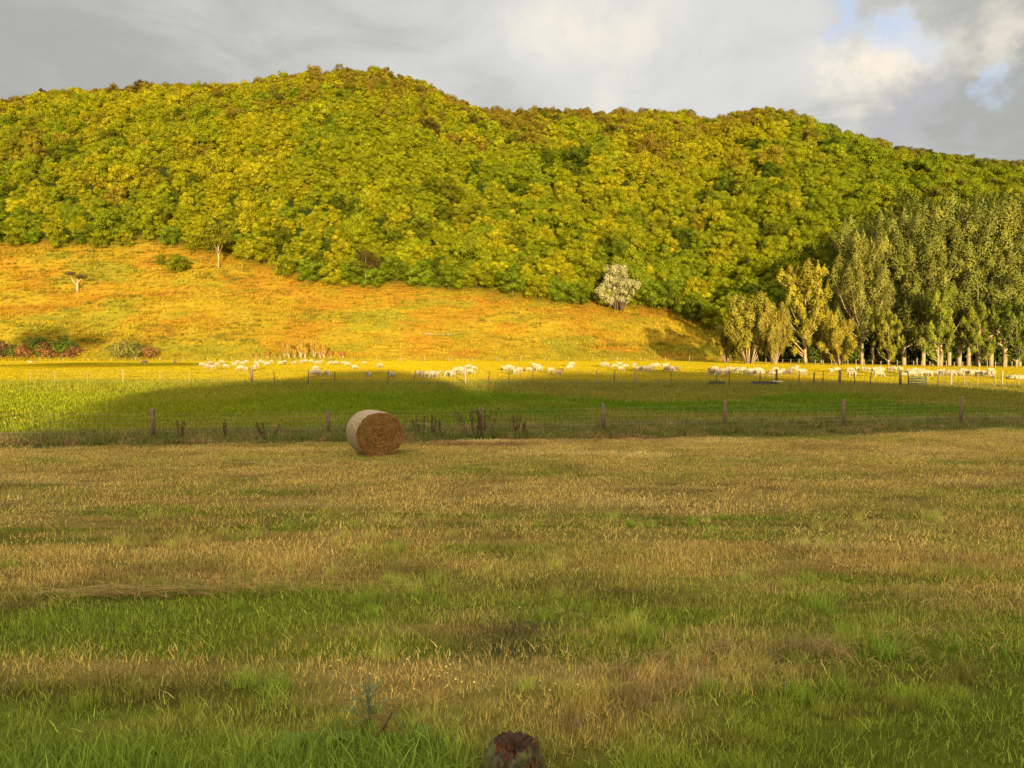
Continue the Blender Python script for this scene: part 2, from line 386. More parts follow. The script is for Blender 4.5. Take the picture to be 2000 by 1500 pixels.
# ------------------------------------------------------------------ unseen rise behind the viewer, crest shaped to cast the field shadow
E = [(-300, 905), (30, 872), (110, 845), (200, 812), (250, 788), (300, 770), (360, 757), (450, 748), (560, 742), (640, 728), (720, 723), (800, 730), (838, 742), (885, 768), (925, 768), (960, 748), (1010, 738), (1080, 731), (1150, 730),
     (1250, 722), (1330, 724), (1400, 731), (1480, 737), (1600, 741), (1700, 749), (1800, 757), (1900, 762), (2000, 768), (2300, 785)]
BY = -78.0
te = math.tan(R(SUN_EL)); hx = -math.tan(R(180 - SUN_AZ))
cs, ch = [], []
for (u, r) in [e for e in E if e[0] >= 560]:
    x, y, z = at(u, r)
    D = y - BY
    cs.append(x - hx * D); ch.append(z + te * D / math.cos(R(180 - SUN_AZ)))
o_ = np.argsort(cs); cs = np.array(cs)[o_]; ch = np.array(ch)[o_]
def rise():
    xs = np.arange(-330, 400, .8)
    top = np.interp(xs, cs, ch, left=ch[0], right=ch[-1])
    top = np.where(xs < cs[0], np.maximum(ch[0] - (cs[0] - xs) * 6.0, -1), top)
    top = top + (fbm(xs / 2.2, xs * 0, 101, 3) - .5) * .9
    prof = [(-60, 0), (-42, .25), (-24, .62), (-10, .90), (0, 1), (10, .88), (22, .6), (34, .25), (44, 0)]
    V = []
    for dy, k in prof:
        n = (fbm(xs / 4, np.full(len(xs), dy / 7), 105, 3) - .5) * 1.2 * (k < 1) * (k > 0) * (xs > cs[0])
        V.append(np.stack([xs, np.full(len(xs), BY + dy), -2.6 + (top + 2.6) * k + n - (0.4 if k == 0 else 0)], 1))
    V = np.concatenate(V); n = len(xs); m = len(prof)
    i, j = np.meshgrid(np.arange(m - 1), np.arange(n - 1), indexing='ij')
    q = np.stack([i * n + j, i * n + j + 1, (i + 1) * n + j + 1, (i + 1) * n + j], -1).reshape(-1, 4)
    me = Geo().add(V, q).mesh('rise', M_TURF, True)
    a = me.attributes.new('gcol', 'FLOAT_COLOR', 'POINT'); a.data.foreach_set('color', np.tile([.07, .09, .02, 1], len(V)).astype(np.float32))
    obj('hill', me, kind='structure')
rise()

# ------------------------------------------------------------------ instancing on points (only for uncountable stuff)
def variants(name, meshes):
    c = bpy.data.collections.new(name)
    for i, me in enumerate(meshes):
        o = bpy.data.objects.new('%s_%02d' % (name, i), me); c.objects.link(o)
    return c
def scatter(name, P, col, scale, var, coll, tilt=None, zs=None):
    n = len(P)
    me = bpy.data.meshes.new(name); me.vertices.add(n); me.vertices.foreach_set('co', np.asarray(P, np.float32).ravel())
    a = me.attributes.new('icol', 'FLOAT_COLOR', 'POINT'); a.data.foreach_set('color', np.c_[col, np.ones(n)].astype(np.float32).ravel())
    sc = np.asarray(scale, float); sc = np.repeat(sc[:, None], 3, 1) if sc.ndim == 1 else sc
    a = me.attributes.new('iscale', 'FLOAT_VECTOR', 'POINT'); a.data.foreach_set('vector', sc.astype(np.float32).ravel())
    rot = np.zeros((n, 3)); rot[:, 2] = rng.uniform(0, 2 * math.pi, n)
    if tilt is not None: rot[:, :2] = rng.normal(0, tilt, (n, 2))
    a = me.attributes.new('irot', 'FLOAT_VECTOR', 'POINT'); a.data.foreach_set('vector', rot.astype(np.float32).ravel())
    a = me.attributes.new('ivar', 'INT', 'POINT'); a.data.foreach_set('value', np.asarray(var, np.int32))
    o = obj(name, me, kind='stuff')
    ng = bpy.data.node_groups.new(name, 'GeometryNodeTree')
    ng.interface.new_socket('Geometry', in_out='INPUT', socket_type='NodeSocketGeometry')
    ng.interface.new_socket('Geometry', in_out='OUTPUT', socket_type='NodeSocketGeometry')
    N = ng.nodes; L = ng.links
    gi = N.new('NodeGroupInput'); go = N.new('NodeGroupOutput'); ip = N.new('GeometryNodeInstanceOnPoints')
    ci = N.new('GeometryNodeCollectionInfo'); ci.inputs[0].default_value = coll; ci.inputs['Separate Children'].default_value = True; ci.inputs['Reset Children'].default_value = True
    def att(nm, dt):
        x = N.new('GeometryNodeInputNamedAttribute'); x.data_type = dt; x.inputs[0].default_value = nm; return x.outputs[0]
    L.new(gi.outputs[0], ip.inputs['Points']); L.new(ci.outputs[0], ip.inputs['Instance'])
    ip.inputs['Pick Instance'].default_value = True
    L.new(att('ivar', 'INT'), ip.inputs['Instance Index'])
    er = N.new('FunctionNodeEulerToRotation'); L.new(att('irot', 'FLOAT_VECTOR'), er.inputs[0]); L.new(er.outputs[0], ip.inputs['Rotation'])
    L.new(att('iscale', 'FLOAT_VECTOR'), ip.inputs['Scale'])
    L.new(ip.outputs[0], go.inputs[0])
    md = o.modifiers.new('scatter', 'NODES'); md.node_group = ng
    return o

def blades(n, rad, h0, h1, w, lean=.35, curve=.5, seg=2, clump=0, square=False):
    """n grass blades; each a bent tapering ribbon"""
    g = Geo()
    if clump:
        cc = rng.uniform(-rad, rad, (clump, 2)); k = rng.integers(0, clump, n); xy = cc[k] + rng.normal(0, rad * .12, (n, 2))
    elif square: xy = rng.uniform(-rad, rad, (n, 2))
    else:
        a = rng.uniform(0, 2 * math.pi, n); r = rad * np.sqrt(rng.uniform(0, 1, n)); xy = np.stack([r * np.cos(a), r * np.sin(a)], 1)
    h = rng.uniform(h0, h1, n); ang = rng.uniform(0, 2 * math.pi, n); ln = np.abs(rng.normal(0, lean, n)); ww = w * rng.uniform(.6, 1.3, n)
    D = np.stack([np.cos(ang), np.sin(ang)], 1); fa = rng.uniform(0, 2 * math.pi, n); Wd = np.stack([np.cos(fa), np.sin(fa), 0 * fa], 1)
    V = []
    for s in range(seg + 1):
        t = s / seg
        off = ln * h * (t * (1 - curve) + curve * t * t); z = h * t * np.sqrt(np.maximum(1 - (ln * t * curve)**2 * .5, .1))
        c = np.c_[xy + D * off[:, None], z]; wt = ww * (1 - t)**.7 if s < seg else ww * .06
        V += [c - Wd * wt[:, None] / 2, c + Wd * wt[:, None] / 2]
    V = np.stack(V, 1); m = 2 * (seg + 1)
    q = np.concatenate([np.stack([np.arange(n) * m + 2 * s, np.arange(n) * m + 2 * s + 1, np.arange(n) * m + 2 * s + 3, np.arange(n) * m + 2 * s + 2], 1) for s in range(seg)])
    g.add(V.reshape(-1, 3), q, np.repeat(rng.uniform(0, 1, n)**1.3, m))
    return g

def in_wedge(x, y, k=.78, m=3): return np.abs(x) < k * y + m
def jitter_grid(y0, y1, step, k=.80, m=2.5):
    pts = []
    y = y0
    while y < y1:
        w = k * y + m; n = max(int(2 * w / step), 2)
        xs = -w + (np.arange(n) + rng.uniform(0, 1, n)) * 2 * w / n
        pts.append(np.stack([xs, y + rng.uniform(-.5, .5, n) * step], 1)); y += step
    return np.concatenate(pts)

def grass():
    V_mown = variants('mown_patch', [blades(330, .30, .025, .085, .0055, .5, .5, square=True).mesh('mown%d' % i, M_GRASS) for i in range(3)])
    V_mid = variants('mid_patch', [blades(420, .65, .03, .085, .011, .5, .4, 1, square=True).mesh('mid%d' % i, M_GRASS) for i in range(3)])
    V_long = variants('long_tuft', [blades(150, .20, .12, .34, .0075, .55, .7, 4).mesh('long%d' % i, M_GRASS) for i in range(4)])
    V_lush = variants('lush_tuft', [blades(70, .16, .16, .36, .013, .8, .95, 6).mesh('lush%d' % i, M_GRASS) for i in range(4)])
    V_past = variants('pasture_patch', [blades(480, 1.3, .05, .15, .035, .25, .4, 1, square=True).mesh('past%d' % i, M_GRASS2) for i in range(3)])
    V_rank = variants('rank_tuft', [blades(170, .40, .20, .60, .016, .35, .6, 3).mesh('rank%d' % i, M_GRASS) for i in range(3)])
    V_hill = variants('hill_tuft', [blades(130, 1.0, .12, .50, .06, .40, .5, 2, clump=9).mesh('hill%d' % i, M_GRASS2) for i in range(4)])
    # mown field
    p = jitter_grid(2.6, 9, .36); c = turf_color(p[:, 0], p[:, 1]); z = terrain(p[:, 0], p[:, 1])
    mole = np.hypot(p[:, 0] - .115, p[:, 1] - 5.75) < .22
    sc = .50 + .65 * fbm(p[:, 0] / .8, p[:, 1] / .5, 130, 2)
    s3 = np.stack([np.full(len(p), 1.), np.full(len(p), 1.), sc], 1)
    s3[mole, 2] *= .3
    scatter('mown_grass', np.c_[p, z], c, s3, rng.integers(0, 3, len(p)), V_mown)
    p = jitter_grid(9, 27, .75); k = p[:, 1] < edge_y(p[:, 0]); p = p[k]; c = turf_color(p[:, 0], p[:, 1]); z = terrain(p[:, 0], p[:, 1])
    sc = .5 + .6 * fbm(p[:, 0] / 1.6, p[:, 1] / .6, 131, 2)
    scatter('mown_grass', np.c_[p, z], c, np.stack([0 * sc + 1, 0 * sc + 1, sc], 1), rng.integers(0, 3, len(p)), V_mid)
    # long grass: lush strip, tussocks, scattered tufts
    p = jitter_grid(2.6, 5.4, .13); lm = lush_mask(p[:, 0], p[:, 1]); tm = tus_mask(p[:, 0], p[:, 1]); r = rng.uniform(0, 1, len(p))
    lw = lawn_mask(p[:, 0], p[:, 1])
    c = turf_color(p[:, 0], p[:, 1]); z = terrain(p[:, 0], p[:, 1])
    base = (1 - lw) * sstep(4.6, 3.4, p[:, 1] - .3 * np.maximum(p[:, 0], 0))
    keep = r < np.maximum(lm, np.maximum(tm * .75, base * .30))
    dry = rng.uniform(0, 1, len(p)) < tm * .55
    c[dry] = np.array([.32, .24, .10]) * rng.uniform(.7, 1.2, (dry.sum(), 1))
    hs_ = .40 + .30 * lm + .1 * tm
    hs_ = hs_ * rng.uniform(.6, 1.1, len(p))
    scatter('long_grass', np.c_[p, z][keep], c[keep], hs_[keep], rng.integers(0, 4, keep.sum()), V_long, tilt=.12)
    kl = rng.uniform(0, 1, len(p)) < lm * .38
    scatter('long_grass', np.c_[p, z][kl], c[kl] * np.array([1., 1., 1.1]), hs_[kl] * 1.1, rng.integers(0, 4, kl.sum()), V_lush, tilt=.15)
    p = np.stack([rng.uniform(-8, 8, 500), rng.uniform(4.2, 11, 500)], 1)
    k = fbm(p[:, 0] / .9, p[:, 1] / .9, 140, 2) > .53; p = p[k]
    c = turf_color(p[:, 0], p[:, 1]) * np.array([.9, 1.15, .9])
    scatter('long_grass', np.c_[p, terrain(p[:, 0], p[:, 1])], c, rng.uniform(.25, .5, len(p)), rng.integers(0, 4, len(p)), V_long, tilt=.1)
    # rank strip by the near fence
    p = np.stack([rng.uniform(-32, 36, 1900), rng.uniform(-1.5, 1.9, 1900)], 1); x = p[:, 0]; y = fence_y(x) + p[:, 1]; P = np.stack([x, y], 1)
    c = lerp((.20, .18, .055), (.10, .13, .025), rng.uniform(0, 1, len(x)))
    fr = rng.uniform(0, 1, len(x)) < .10; c[fr] = (.30, .20, .09)
    hgt = rng.uniform(.22, .52, len(x)) * (1 - .5 * sstep(1.2, 2.8, p[:, 1])) * (.65 + .6 * fbm(x / 2, x * 0, 144, 2))
    scatter('rank_grass', np.c_[P, terrain(x, y) - .02 - .10 * sstep(4, 20, x)], c, np.stack([np.full(len(x), 1.1), np.full(len(x), 1.1), hgt], 1), rng.integers(0, 3, len(x)), V_rank, tilt=.15)
    # pasture
    p = jitter_grid(24, 148, 1.75, m=6); k = p[:, 1] > fence_y(p[:, 0]) + 2.2; p = p[k]
    c = turf_color(p[:, 0], p[:, 1])
    s = 1 + .35 * np.clip((p[:, 1] - 40) / 80, 0, 1); h = (.65 + .9 * fbm(p[:, 0] / 3, p[:, 1] / 3, 150, 2)) * (1 + .7 * np.exp(-((p[:, 1] - 51) / 4)**2)) * (1 - .4 * sstep(56, 64, p[:, 1]))
    scatter('pasture_grass', np.c_[p, terrain(p[:, 0], p[:, 1])], c, np.stack([s, s, h], 1), rng.integers(0, 3, len(p)), V_past)
    # dry hillside
    p = jitter_grid(141, 212, 1.35, m=10); u = ucol(p[:, 0], p[:, 1]); k = (p[:, 1] < dtop(u) + 2) & (u < 1560); p = p[k]
    c = turf_color(p[:, 0], p[:, 1]) * rng.uniform(.8, 1.2, (len(p), 1))
    s = rng.uniform(.7, 1.35, len(p))
    q = np.stack([rng.uniform(-190, 60, 2600), rng.uniform(150, 208, 2600)], 1); uq = ucol(q[:, 0], q[:, 1]); edge = dtop(uq) - q[:, 1]
    kq = (edge > -1) & (uq < 1400) & ((rng.uniform(0, 1, len(q)) < np.exp(-edge / 5) * .8) | (fbm(q[:, 0] / 12, q[:, 1] / 9, 158, 3) + .12 * (uq < 500) > .60)); q = q[kq]
    cq = lerp((.22, .155, .022), (.13, .150, .016), rng.uniform(0, 1, len(q))); sq = rng.uniform(.8, 1.7, len(q))
    scatter('bracken', np.c_[q, terrain(q[:, 0], q[:, 1]) - .1], cq, np.stack([sq * .8, sq * .8, sq * 1.1], 1), rng.integers(0, 4, len(q)), V_hill)
    scatter('hillside_grass', np.c_[p, terrain(p[:, 0], p[:, 1]) - .05], c, np.stack([s, s, s * (.6 + .8 * fbm(p[:, 0] / 5, p[:, 1] / 5, 155, 2))], 1), rng.integers(0, 4, len(p)), V_hill)
grass()

# ------------------------------------------------------------------ trees
def unit(n): v = rng.normal(size=(n, 3)); return v / np.linalg.norm(v, axis=1)[:, None]
def clump_leaves(g, c, rad, n, size, tint0=.5, up=.25, mat=0, asp=.65, spread=.5, taper=0):
    d = unit(n); d[:, 2] += .25; d /= np.linalg.norm(d, axis=1)[:, None]
    r = rng.uniform(.60, 1.08, n)[:, None] * np.where(rng.uniform(0, 1, n) < .12, 1.18, 1)[:, None]
    off = d * r * np.asarray(rad)
    if taper: off[:, :2] *= np.clip(1.15 - taper * (d[:, 2:3] + .2), .12, 1.4)
    C = np.asarray(c) + off
    N = d / np.asarray(rad) * np.mean(rad) + unit(n) * spread + np.array([0, 0, up])
    g.cards(C, N, size * rng.uniform(.7, 1.3, n), np.clip(tint0 + rng.normal(0, .13, n), 0, 1), mat, asp)
def round_tree(h, rc, nc, leaves, size, trunk=True, low=.25, seed=0, mat_b=1):
    """broad bush tree: trunk with limbs and a crown of many leaf clumps"""
    cr = Geo(); tr = Geo()
    tr.tube([(0, 0, -.6), (.05, .03, h * .25), (.1, 0, h * .55)], [.22, .17, .10], 7)
    cz = h * (low + (1 - low) / 2); rz = h * (1 - low) / 2
    for i in range(nc):
        d = unit(1)[0]; d[2] = d[2] * .9 + .15; rr = rng.uniform(.45, .85)
        c = np.array([d[0] * rc * rr, d[1] * rc * rr, cz + d[2] * rz * rr * .95])
        k = rng.uniform(.30, .50) * rc
        clump_leaves(cr, c, (k, k, k * .75), leaves // nc, size, rng.uniform(.3, .7))
        if i % 2 == 0: tr.tube([(.05, 0, h * rng.uniform(.2, .45)), c * np.array([.5, .5, .8]), c], [.08, .05, .02], 5)
    return cr, tr
def dome_tree(h, rc, leaves, size):
    """full rounded crown down to the ground, covered in knobs of foliage"""
    cr = Geo(); tr = Geo(); tr.tube([(0, 0, -.8), (.1, 0, h * .4)], [.16, .1], 6)
    n = int(rng.integers(32, 42)); dirs = unit(n * 3)
    dirs = dirs[dirs[:, 2] > -.75][:n]
    for d in dirs:
        k = rng.uniform(.17, .36) * rc; q = rng.uniform(.55, 1.0)
        c = np.array([d[0] * rc * q, d[1] * rc * q, h * .42 + d[2] * h * .46 * q])
        clump_leaves(cr, c, (k, k, k * .8), leaves // n, size, rng.uniform(.2, .8), up=.15, spread=.42)
    clump_leaves(cr, (0, 0, h * .4), (rc * .7, rc * .7, h * .4), leaves // 8, size, .3)
    return cr, tr
def poplar_tree(h, w, nl, leaves, size, bare=.16, spread=.55):
    """tall poplar: leaning pale trunk, steep limbs, upright plumes of leaves"""
    cr = Geo(); tr = Geo(); lx, ly = rng.normal(0, .025, 2) * h
    def tp(t): return np.array([lx * t**1.5, ly * t**1.5, h * t])
    ts = np.linspace(0, .97, 9); tr.tube([tp(t) if i else tp(0) - [0, 0, .6] for i, t in enumerate(ts)], .020 * h * (1 - ts * .93) * .75, 8)
    for i in range(nl):
        t0 = bare + (.90 - bare) * (i + rng.uniform(0, 1)) / nl
        a = rng.uniform(0, 2 * math.pi); L = w * (1.05 - .48 * max(t0 - .25, 0) / .7) * rng.uniform(.6, 1.1)
        rise_ = L * rng.uniform(.9, 1.7)
        b = tp(t0); e = b + np.array([math.cos(a) * L, math.sin(a) * L, rise_]); m_ = b * .5 + e * .5 + np.array([math.cos(a), math.sin(a), -.8]) * L * .10
        if e[2] > h: e[2] = h - rng.uniform(0, 1)
        tr.tube([b, m_, e], [.0075 * h * (1.05 - t0), .005 * h * (1.05 - t0), .02], 5)
        for f in (.45, .72, 1.0):
            c = b * (1 - f) + e * f + rng.normal(0, .3, 3); k = w * rng.uniform(.10, .20)
            clump_leaves(cr, c, (k, k, k * rng.uniform(1.5, 2.4)), leaves // (3 * nl), size, rng.uniform(.15, .85), up=.2, spread=.45, taper=.95)
    for t in (.9, .96, 1.0):
        k = w * .17; clump_leaves(cr, tp(t), (k, k, k * 2), leaves // (2 * nl), size, .6, taper=.95)
    return cr, tr
def willow_tree(h, w, ns, leaves, size):
    """many-stemmed willow, stems fanning out from the base"""
    cr = Geo(); tr = Geo()
    for i in range(ns):
        a = rng.uniform(0, 2 * math.pi); L = w * rng.uniform(.25, 1.0); H = h * rng.uniform(.65, 1.0) * (1 - .45 * (L / w)**2)
        e = np.array([math.cos(a) * L, math.sin(a) * L, H]); m_ = e * np.array([.45, .45, .55]); b = np.array([math.cos(a) * .4, math.sin(a) * .4, -.4])
        tr.tube([b, m_, e], [.15, .09, .02], 5)
        for f in (.45, .7, .9, 1.0):
            c = b * (1 - f)**2 + 2 * f * (1 - f) * m_ + e * f * f; k = w * rng.uniform(.10, .2) * (.6 + .5 * f)
            clump_leaves(cr, c + rng.normal(0, .2, 3), (k, k, k * 1.4), leaves // (ns * 4), size, rng.uniform(.3, .75), up=.15)
    return cr, tr

def bump_sample(x, y): return terrain(np.array([x]), np.array([y]))[0]

def forest():
    vs = []
    for i in range(7):
        h = rng.uniform(7.5, 10); c, t = dome_tree(h, rng.uniform(2.9, 4.2), 9500, .28)
        g = Geo(); g.add(np.concatenate(c.v), np.concatenate(c.q), np.concatenate(c.t), 0); g.add(np.concatenate(t.v), np.concatenate(t.q), .5, 1)
        vs.append(g.mesh('forest_tree', [M_FOREST, M_BARKD]))
    coll = variants('forest_variant', vs)
    pts = []
    y = 146.
    while y < RIDGE + 14:
        st = 2.75; w = .80 * y + 14; n = int(2 * w / st); xs = -w + (np.arange(n) + rng.uniform(0, 1, n)) * st
        pts.append(np.stack([xs, y + rng.uniform(-.5, .5, n) * st], 1)); y += st
    p = np.concatenate(pts); u = ucol(p[:, 0], p[:, 1]); k = (p[:, 1] > dtop(u) + 3.0) ; p = p[k]; u = u[k]
    z = terrain(p[:, 0], p[:, 1]); n = len(p)
    dist = np.clip((p[:, 1] - dtop(u)) / (RIDGE - dtop(u)), 0, 1)
    a = fbm(p[:, 0] / 26, p[:, 1] / 26, 160, 4); b = rng.uniform(0, 1, n)
    col = lerp((.185, .200, .0085), (.265, .240, .010), sstep(.35, .65, a * .6 + b * .4))
    col = lerp(col, (.135, .170, .010), sstep(.45, .8, fbm(p[:, 0] / 30, p[:, 1] / 18, 165, 3) * .7 + rng.uniform(0, .45, n) - .25 * dist))
    brown = sstep(.59, .76, .5 * fbm(p[:, 0] / 22, p[:, 1] / 22, 170, 3) + .36 * dist**1.5 + rng.uniform(0, .32, n))
    col = lerp(col, (.150, .108, .016), brown * .9)
    dk_ = rng.uniform(0, 1, n) < .10; col[dk_] *= np.array([.45, .5, .8]); lt_ = rng.uniform(0, 1, n) < .06; col[lt_] *= 1.3
    right = sstep(1350, 1750, u); col = lerp(col, col * np.array([.74, .86, 1.1]), right)
    s = .36 + .54 * rng.uniform(0, 1, n)**1.5; s = np.where(rng.uniform(0, 1, n) < .07, s * 1.4, s)
    s = np.where(p[:, 1] > RIDGE - 60, np.minimum(s, 1.0), s)
    scatter('forest', np.c_[p, z - 1.6], col, np.stack([s, s, s * rng.uniform(.85, 1.25, n)], 1), rng.integers(0, 7, n), coll, tilt=.06)
forest()

def mesh_pair(ct, bark, leafmat=None):
    return ct[0].mesh('crown', leafmat or M_LEAF), ct[1].mesh('trunk', bark, True)
def place_tree(name, label, cat, pair, loc, sc, rz, color, group=None):
    e = obj(name, None, loc=loc, rz=rz, sc=sc, label=label, category=cat)
    if group: e['group'] = group
    c = obj('crown', pair[0], e); c.color = (color[0] * .84, color[1] * .84, color[2] * .84, 1)
    obj('trunk', pair[1], e)
    return e
def ordinal(i):
    return ['first', 'second', 'third', 'fourth', 'fifth', 'sixth', 'seventh', 'eighth', 'ninth', 'tenth', 'eleventh', 'twelfth', 'thirteenth', 'fourteenth', 'fifteenth', 'sixteenth', 'seventeenth', 'eighteenth', 'nineteenth', 'twentieth'][i] if i < 20 else ('twenty-' + ordinal(i - 20) if i < 40 else 'forty-' + ordinal(i - 40))

def poplars():
    P = [mesh_pair(poplar_tree(27, 6.6, 44, 46000, .31, bare=.12), M_BARK) for _ in range(3)]
    # (u of trunk foot, depth, height m)
    row = [(1683, 121, 22.5), (1703, 130, 26.5), (1765, 124, 27), (1788, 133, 26.5), (1803, 122, 25), (1820, 136, 28.5), (1837, 123, 27), (1853, 133, 29), (1873, 122, 27.5), (1891, 134, 30), (1910, 121, 28.5), (1935, 130, 30), (1962, 122, 27.5), (1990, 134, 30), (2030, 124, 29), (2075, 130, 29)]
    for i, (u, d, h) in enumerate(row):
        h *= .90; x = (u - 1000) / F * d; s = h / 27
        k = i % 3; g_ = (.155, .168, .034) if k else (.185, .185, .036)
        place_tree('poplar_tree', 'tall green poplar with pale trunk, %s from the left in the windbreak row' % ordinal(i), 'poplar', P[k], (x, d, tz(x, d)), (s * 1.02, s * 1.02, s), i * 2.1, g_, 'poplars in the windbreak row')
    back = [(1640, 142, 25.5), (1672, 146, 27.5), (1722, 146, 31), (1745, 140, 29), (1778, 150, 33), (1830, 150, 32), (1880, 148, 32), (1930, 150, 33), (1985, 148, 32), (2040, 150, 31)]  # second rank reuses the meshes, darker leaf colour standing in for shade
    for i, (u, d, h) in enumerate(back):
        h *= .87; x = (u - 1000) / F * d; s = h / 27
        place_tree('poplar_tree', 'poplar in the second rank behind the windbreak, shade in its dark leaf colour, %s from the left' % ordinal(i), 'poplar', P[(i + 1) % 3], (x, d, tz(x, d)), (s * 1.15, s * 1.15, s), i * 1.3 + .4, (.085, .105, .016), 'poplars behind the windbreak row')
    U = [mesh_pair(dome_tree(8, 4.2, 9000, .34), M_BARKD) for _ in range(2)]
    for i, (u, d, h) in enumerate(((1508, 141, 8), (1534, 138, 9.5), (1560, 134, 9), (1598, 137, 12), (1628, 134, 12), (1660, 136, 13), (1700, 138, 12), (1738, 134, 11), (1775, 139, 13), (1812, 137, 12), (1850, 139, 13), (1890, 138, 12), (1930, 139, 13), (1972, 138, 13), (2015, 139, 13))):  # added trees; dark colour stands in for the grove's shade
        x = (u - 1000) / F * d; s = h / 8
        place_tree('shade_fill_tree', 'added low tree behind the poplar trunks, grove shade in its dark colour, %s from the left' % ordinal(i), 'tree', U[i % 2], (x, d, tz(x, d) - .8), (s, s, s), i * 1.9, (.060, .080, .014), 'added shade-dark trees under the poplars')
    # lower trees in front of and beside the windbreak
    G = [mesh_pair(poplar_tree(15, 3.6, 30, 22000, .28, bare=.05), M_BARK) for _ in range(2)]
    for (u, d, h, lab, cl) in ((1572, 118, 15.2, 'golden upright cottonwood standing left of the dark poplars', (.245, .215, .024)),
                               (1604, 119, 8.4, 'short golden-green tree between the cottonwood and the windbreak', (.25, .21, .024)),
                               (1735, 116, 8.5, 'low leafy green sapling in front of the third poplar trunk', (.20, .20, .024)),
                               (1832, 115, 11.5, 'rounded leafy green tree growing before the middle poplar trunks', (.17, .19, .024)),
                               (1912, 116, 9.5, 'low bushy green tree in front of the forked pale poplars', (.17, .185, .025)),
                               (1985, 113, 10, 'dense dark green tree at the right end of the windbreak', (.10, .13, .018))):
        x = (u - 1000) / F * d; s = h / 15
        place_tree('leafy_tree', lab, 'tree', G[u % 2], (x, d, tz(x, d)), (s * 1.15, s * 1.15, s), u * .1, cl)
    W = [mesh_pair(willow_tree(12, 5.5, 30, 30000, .32), M_BARK) for _ in range(2)]
    for (u, d, h, lab, cl) in ((1462, 117, 11.0, 'wide golden willow with fanned stems at foot of hill', (.215, .195, .028)),
                               (1512, 114, 9.6, 'narrow golden willow with bare upper twigs beside the wide one', (.235, .195, .034)),
                               (1418, 121, 6.3, 'low spreading golden shrub left of the wide willow', (.25, .21, .026)),
                               (1640, 115, 7.2, 'drooping yellow willow bush left of the first poplar trunk', (.26, .215, .028))):
        x = (u - 1000) / F * d; s = h / 12; wx = .62 if u == 1512 else 1.
        place_tree('willow_tree', lab, 'willow', W[u % 2], (x, d, tz(x, d)), (s * wx, s * wx, s), u * .3, cl)
poplars()

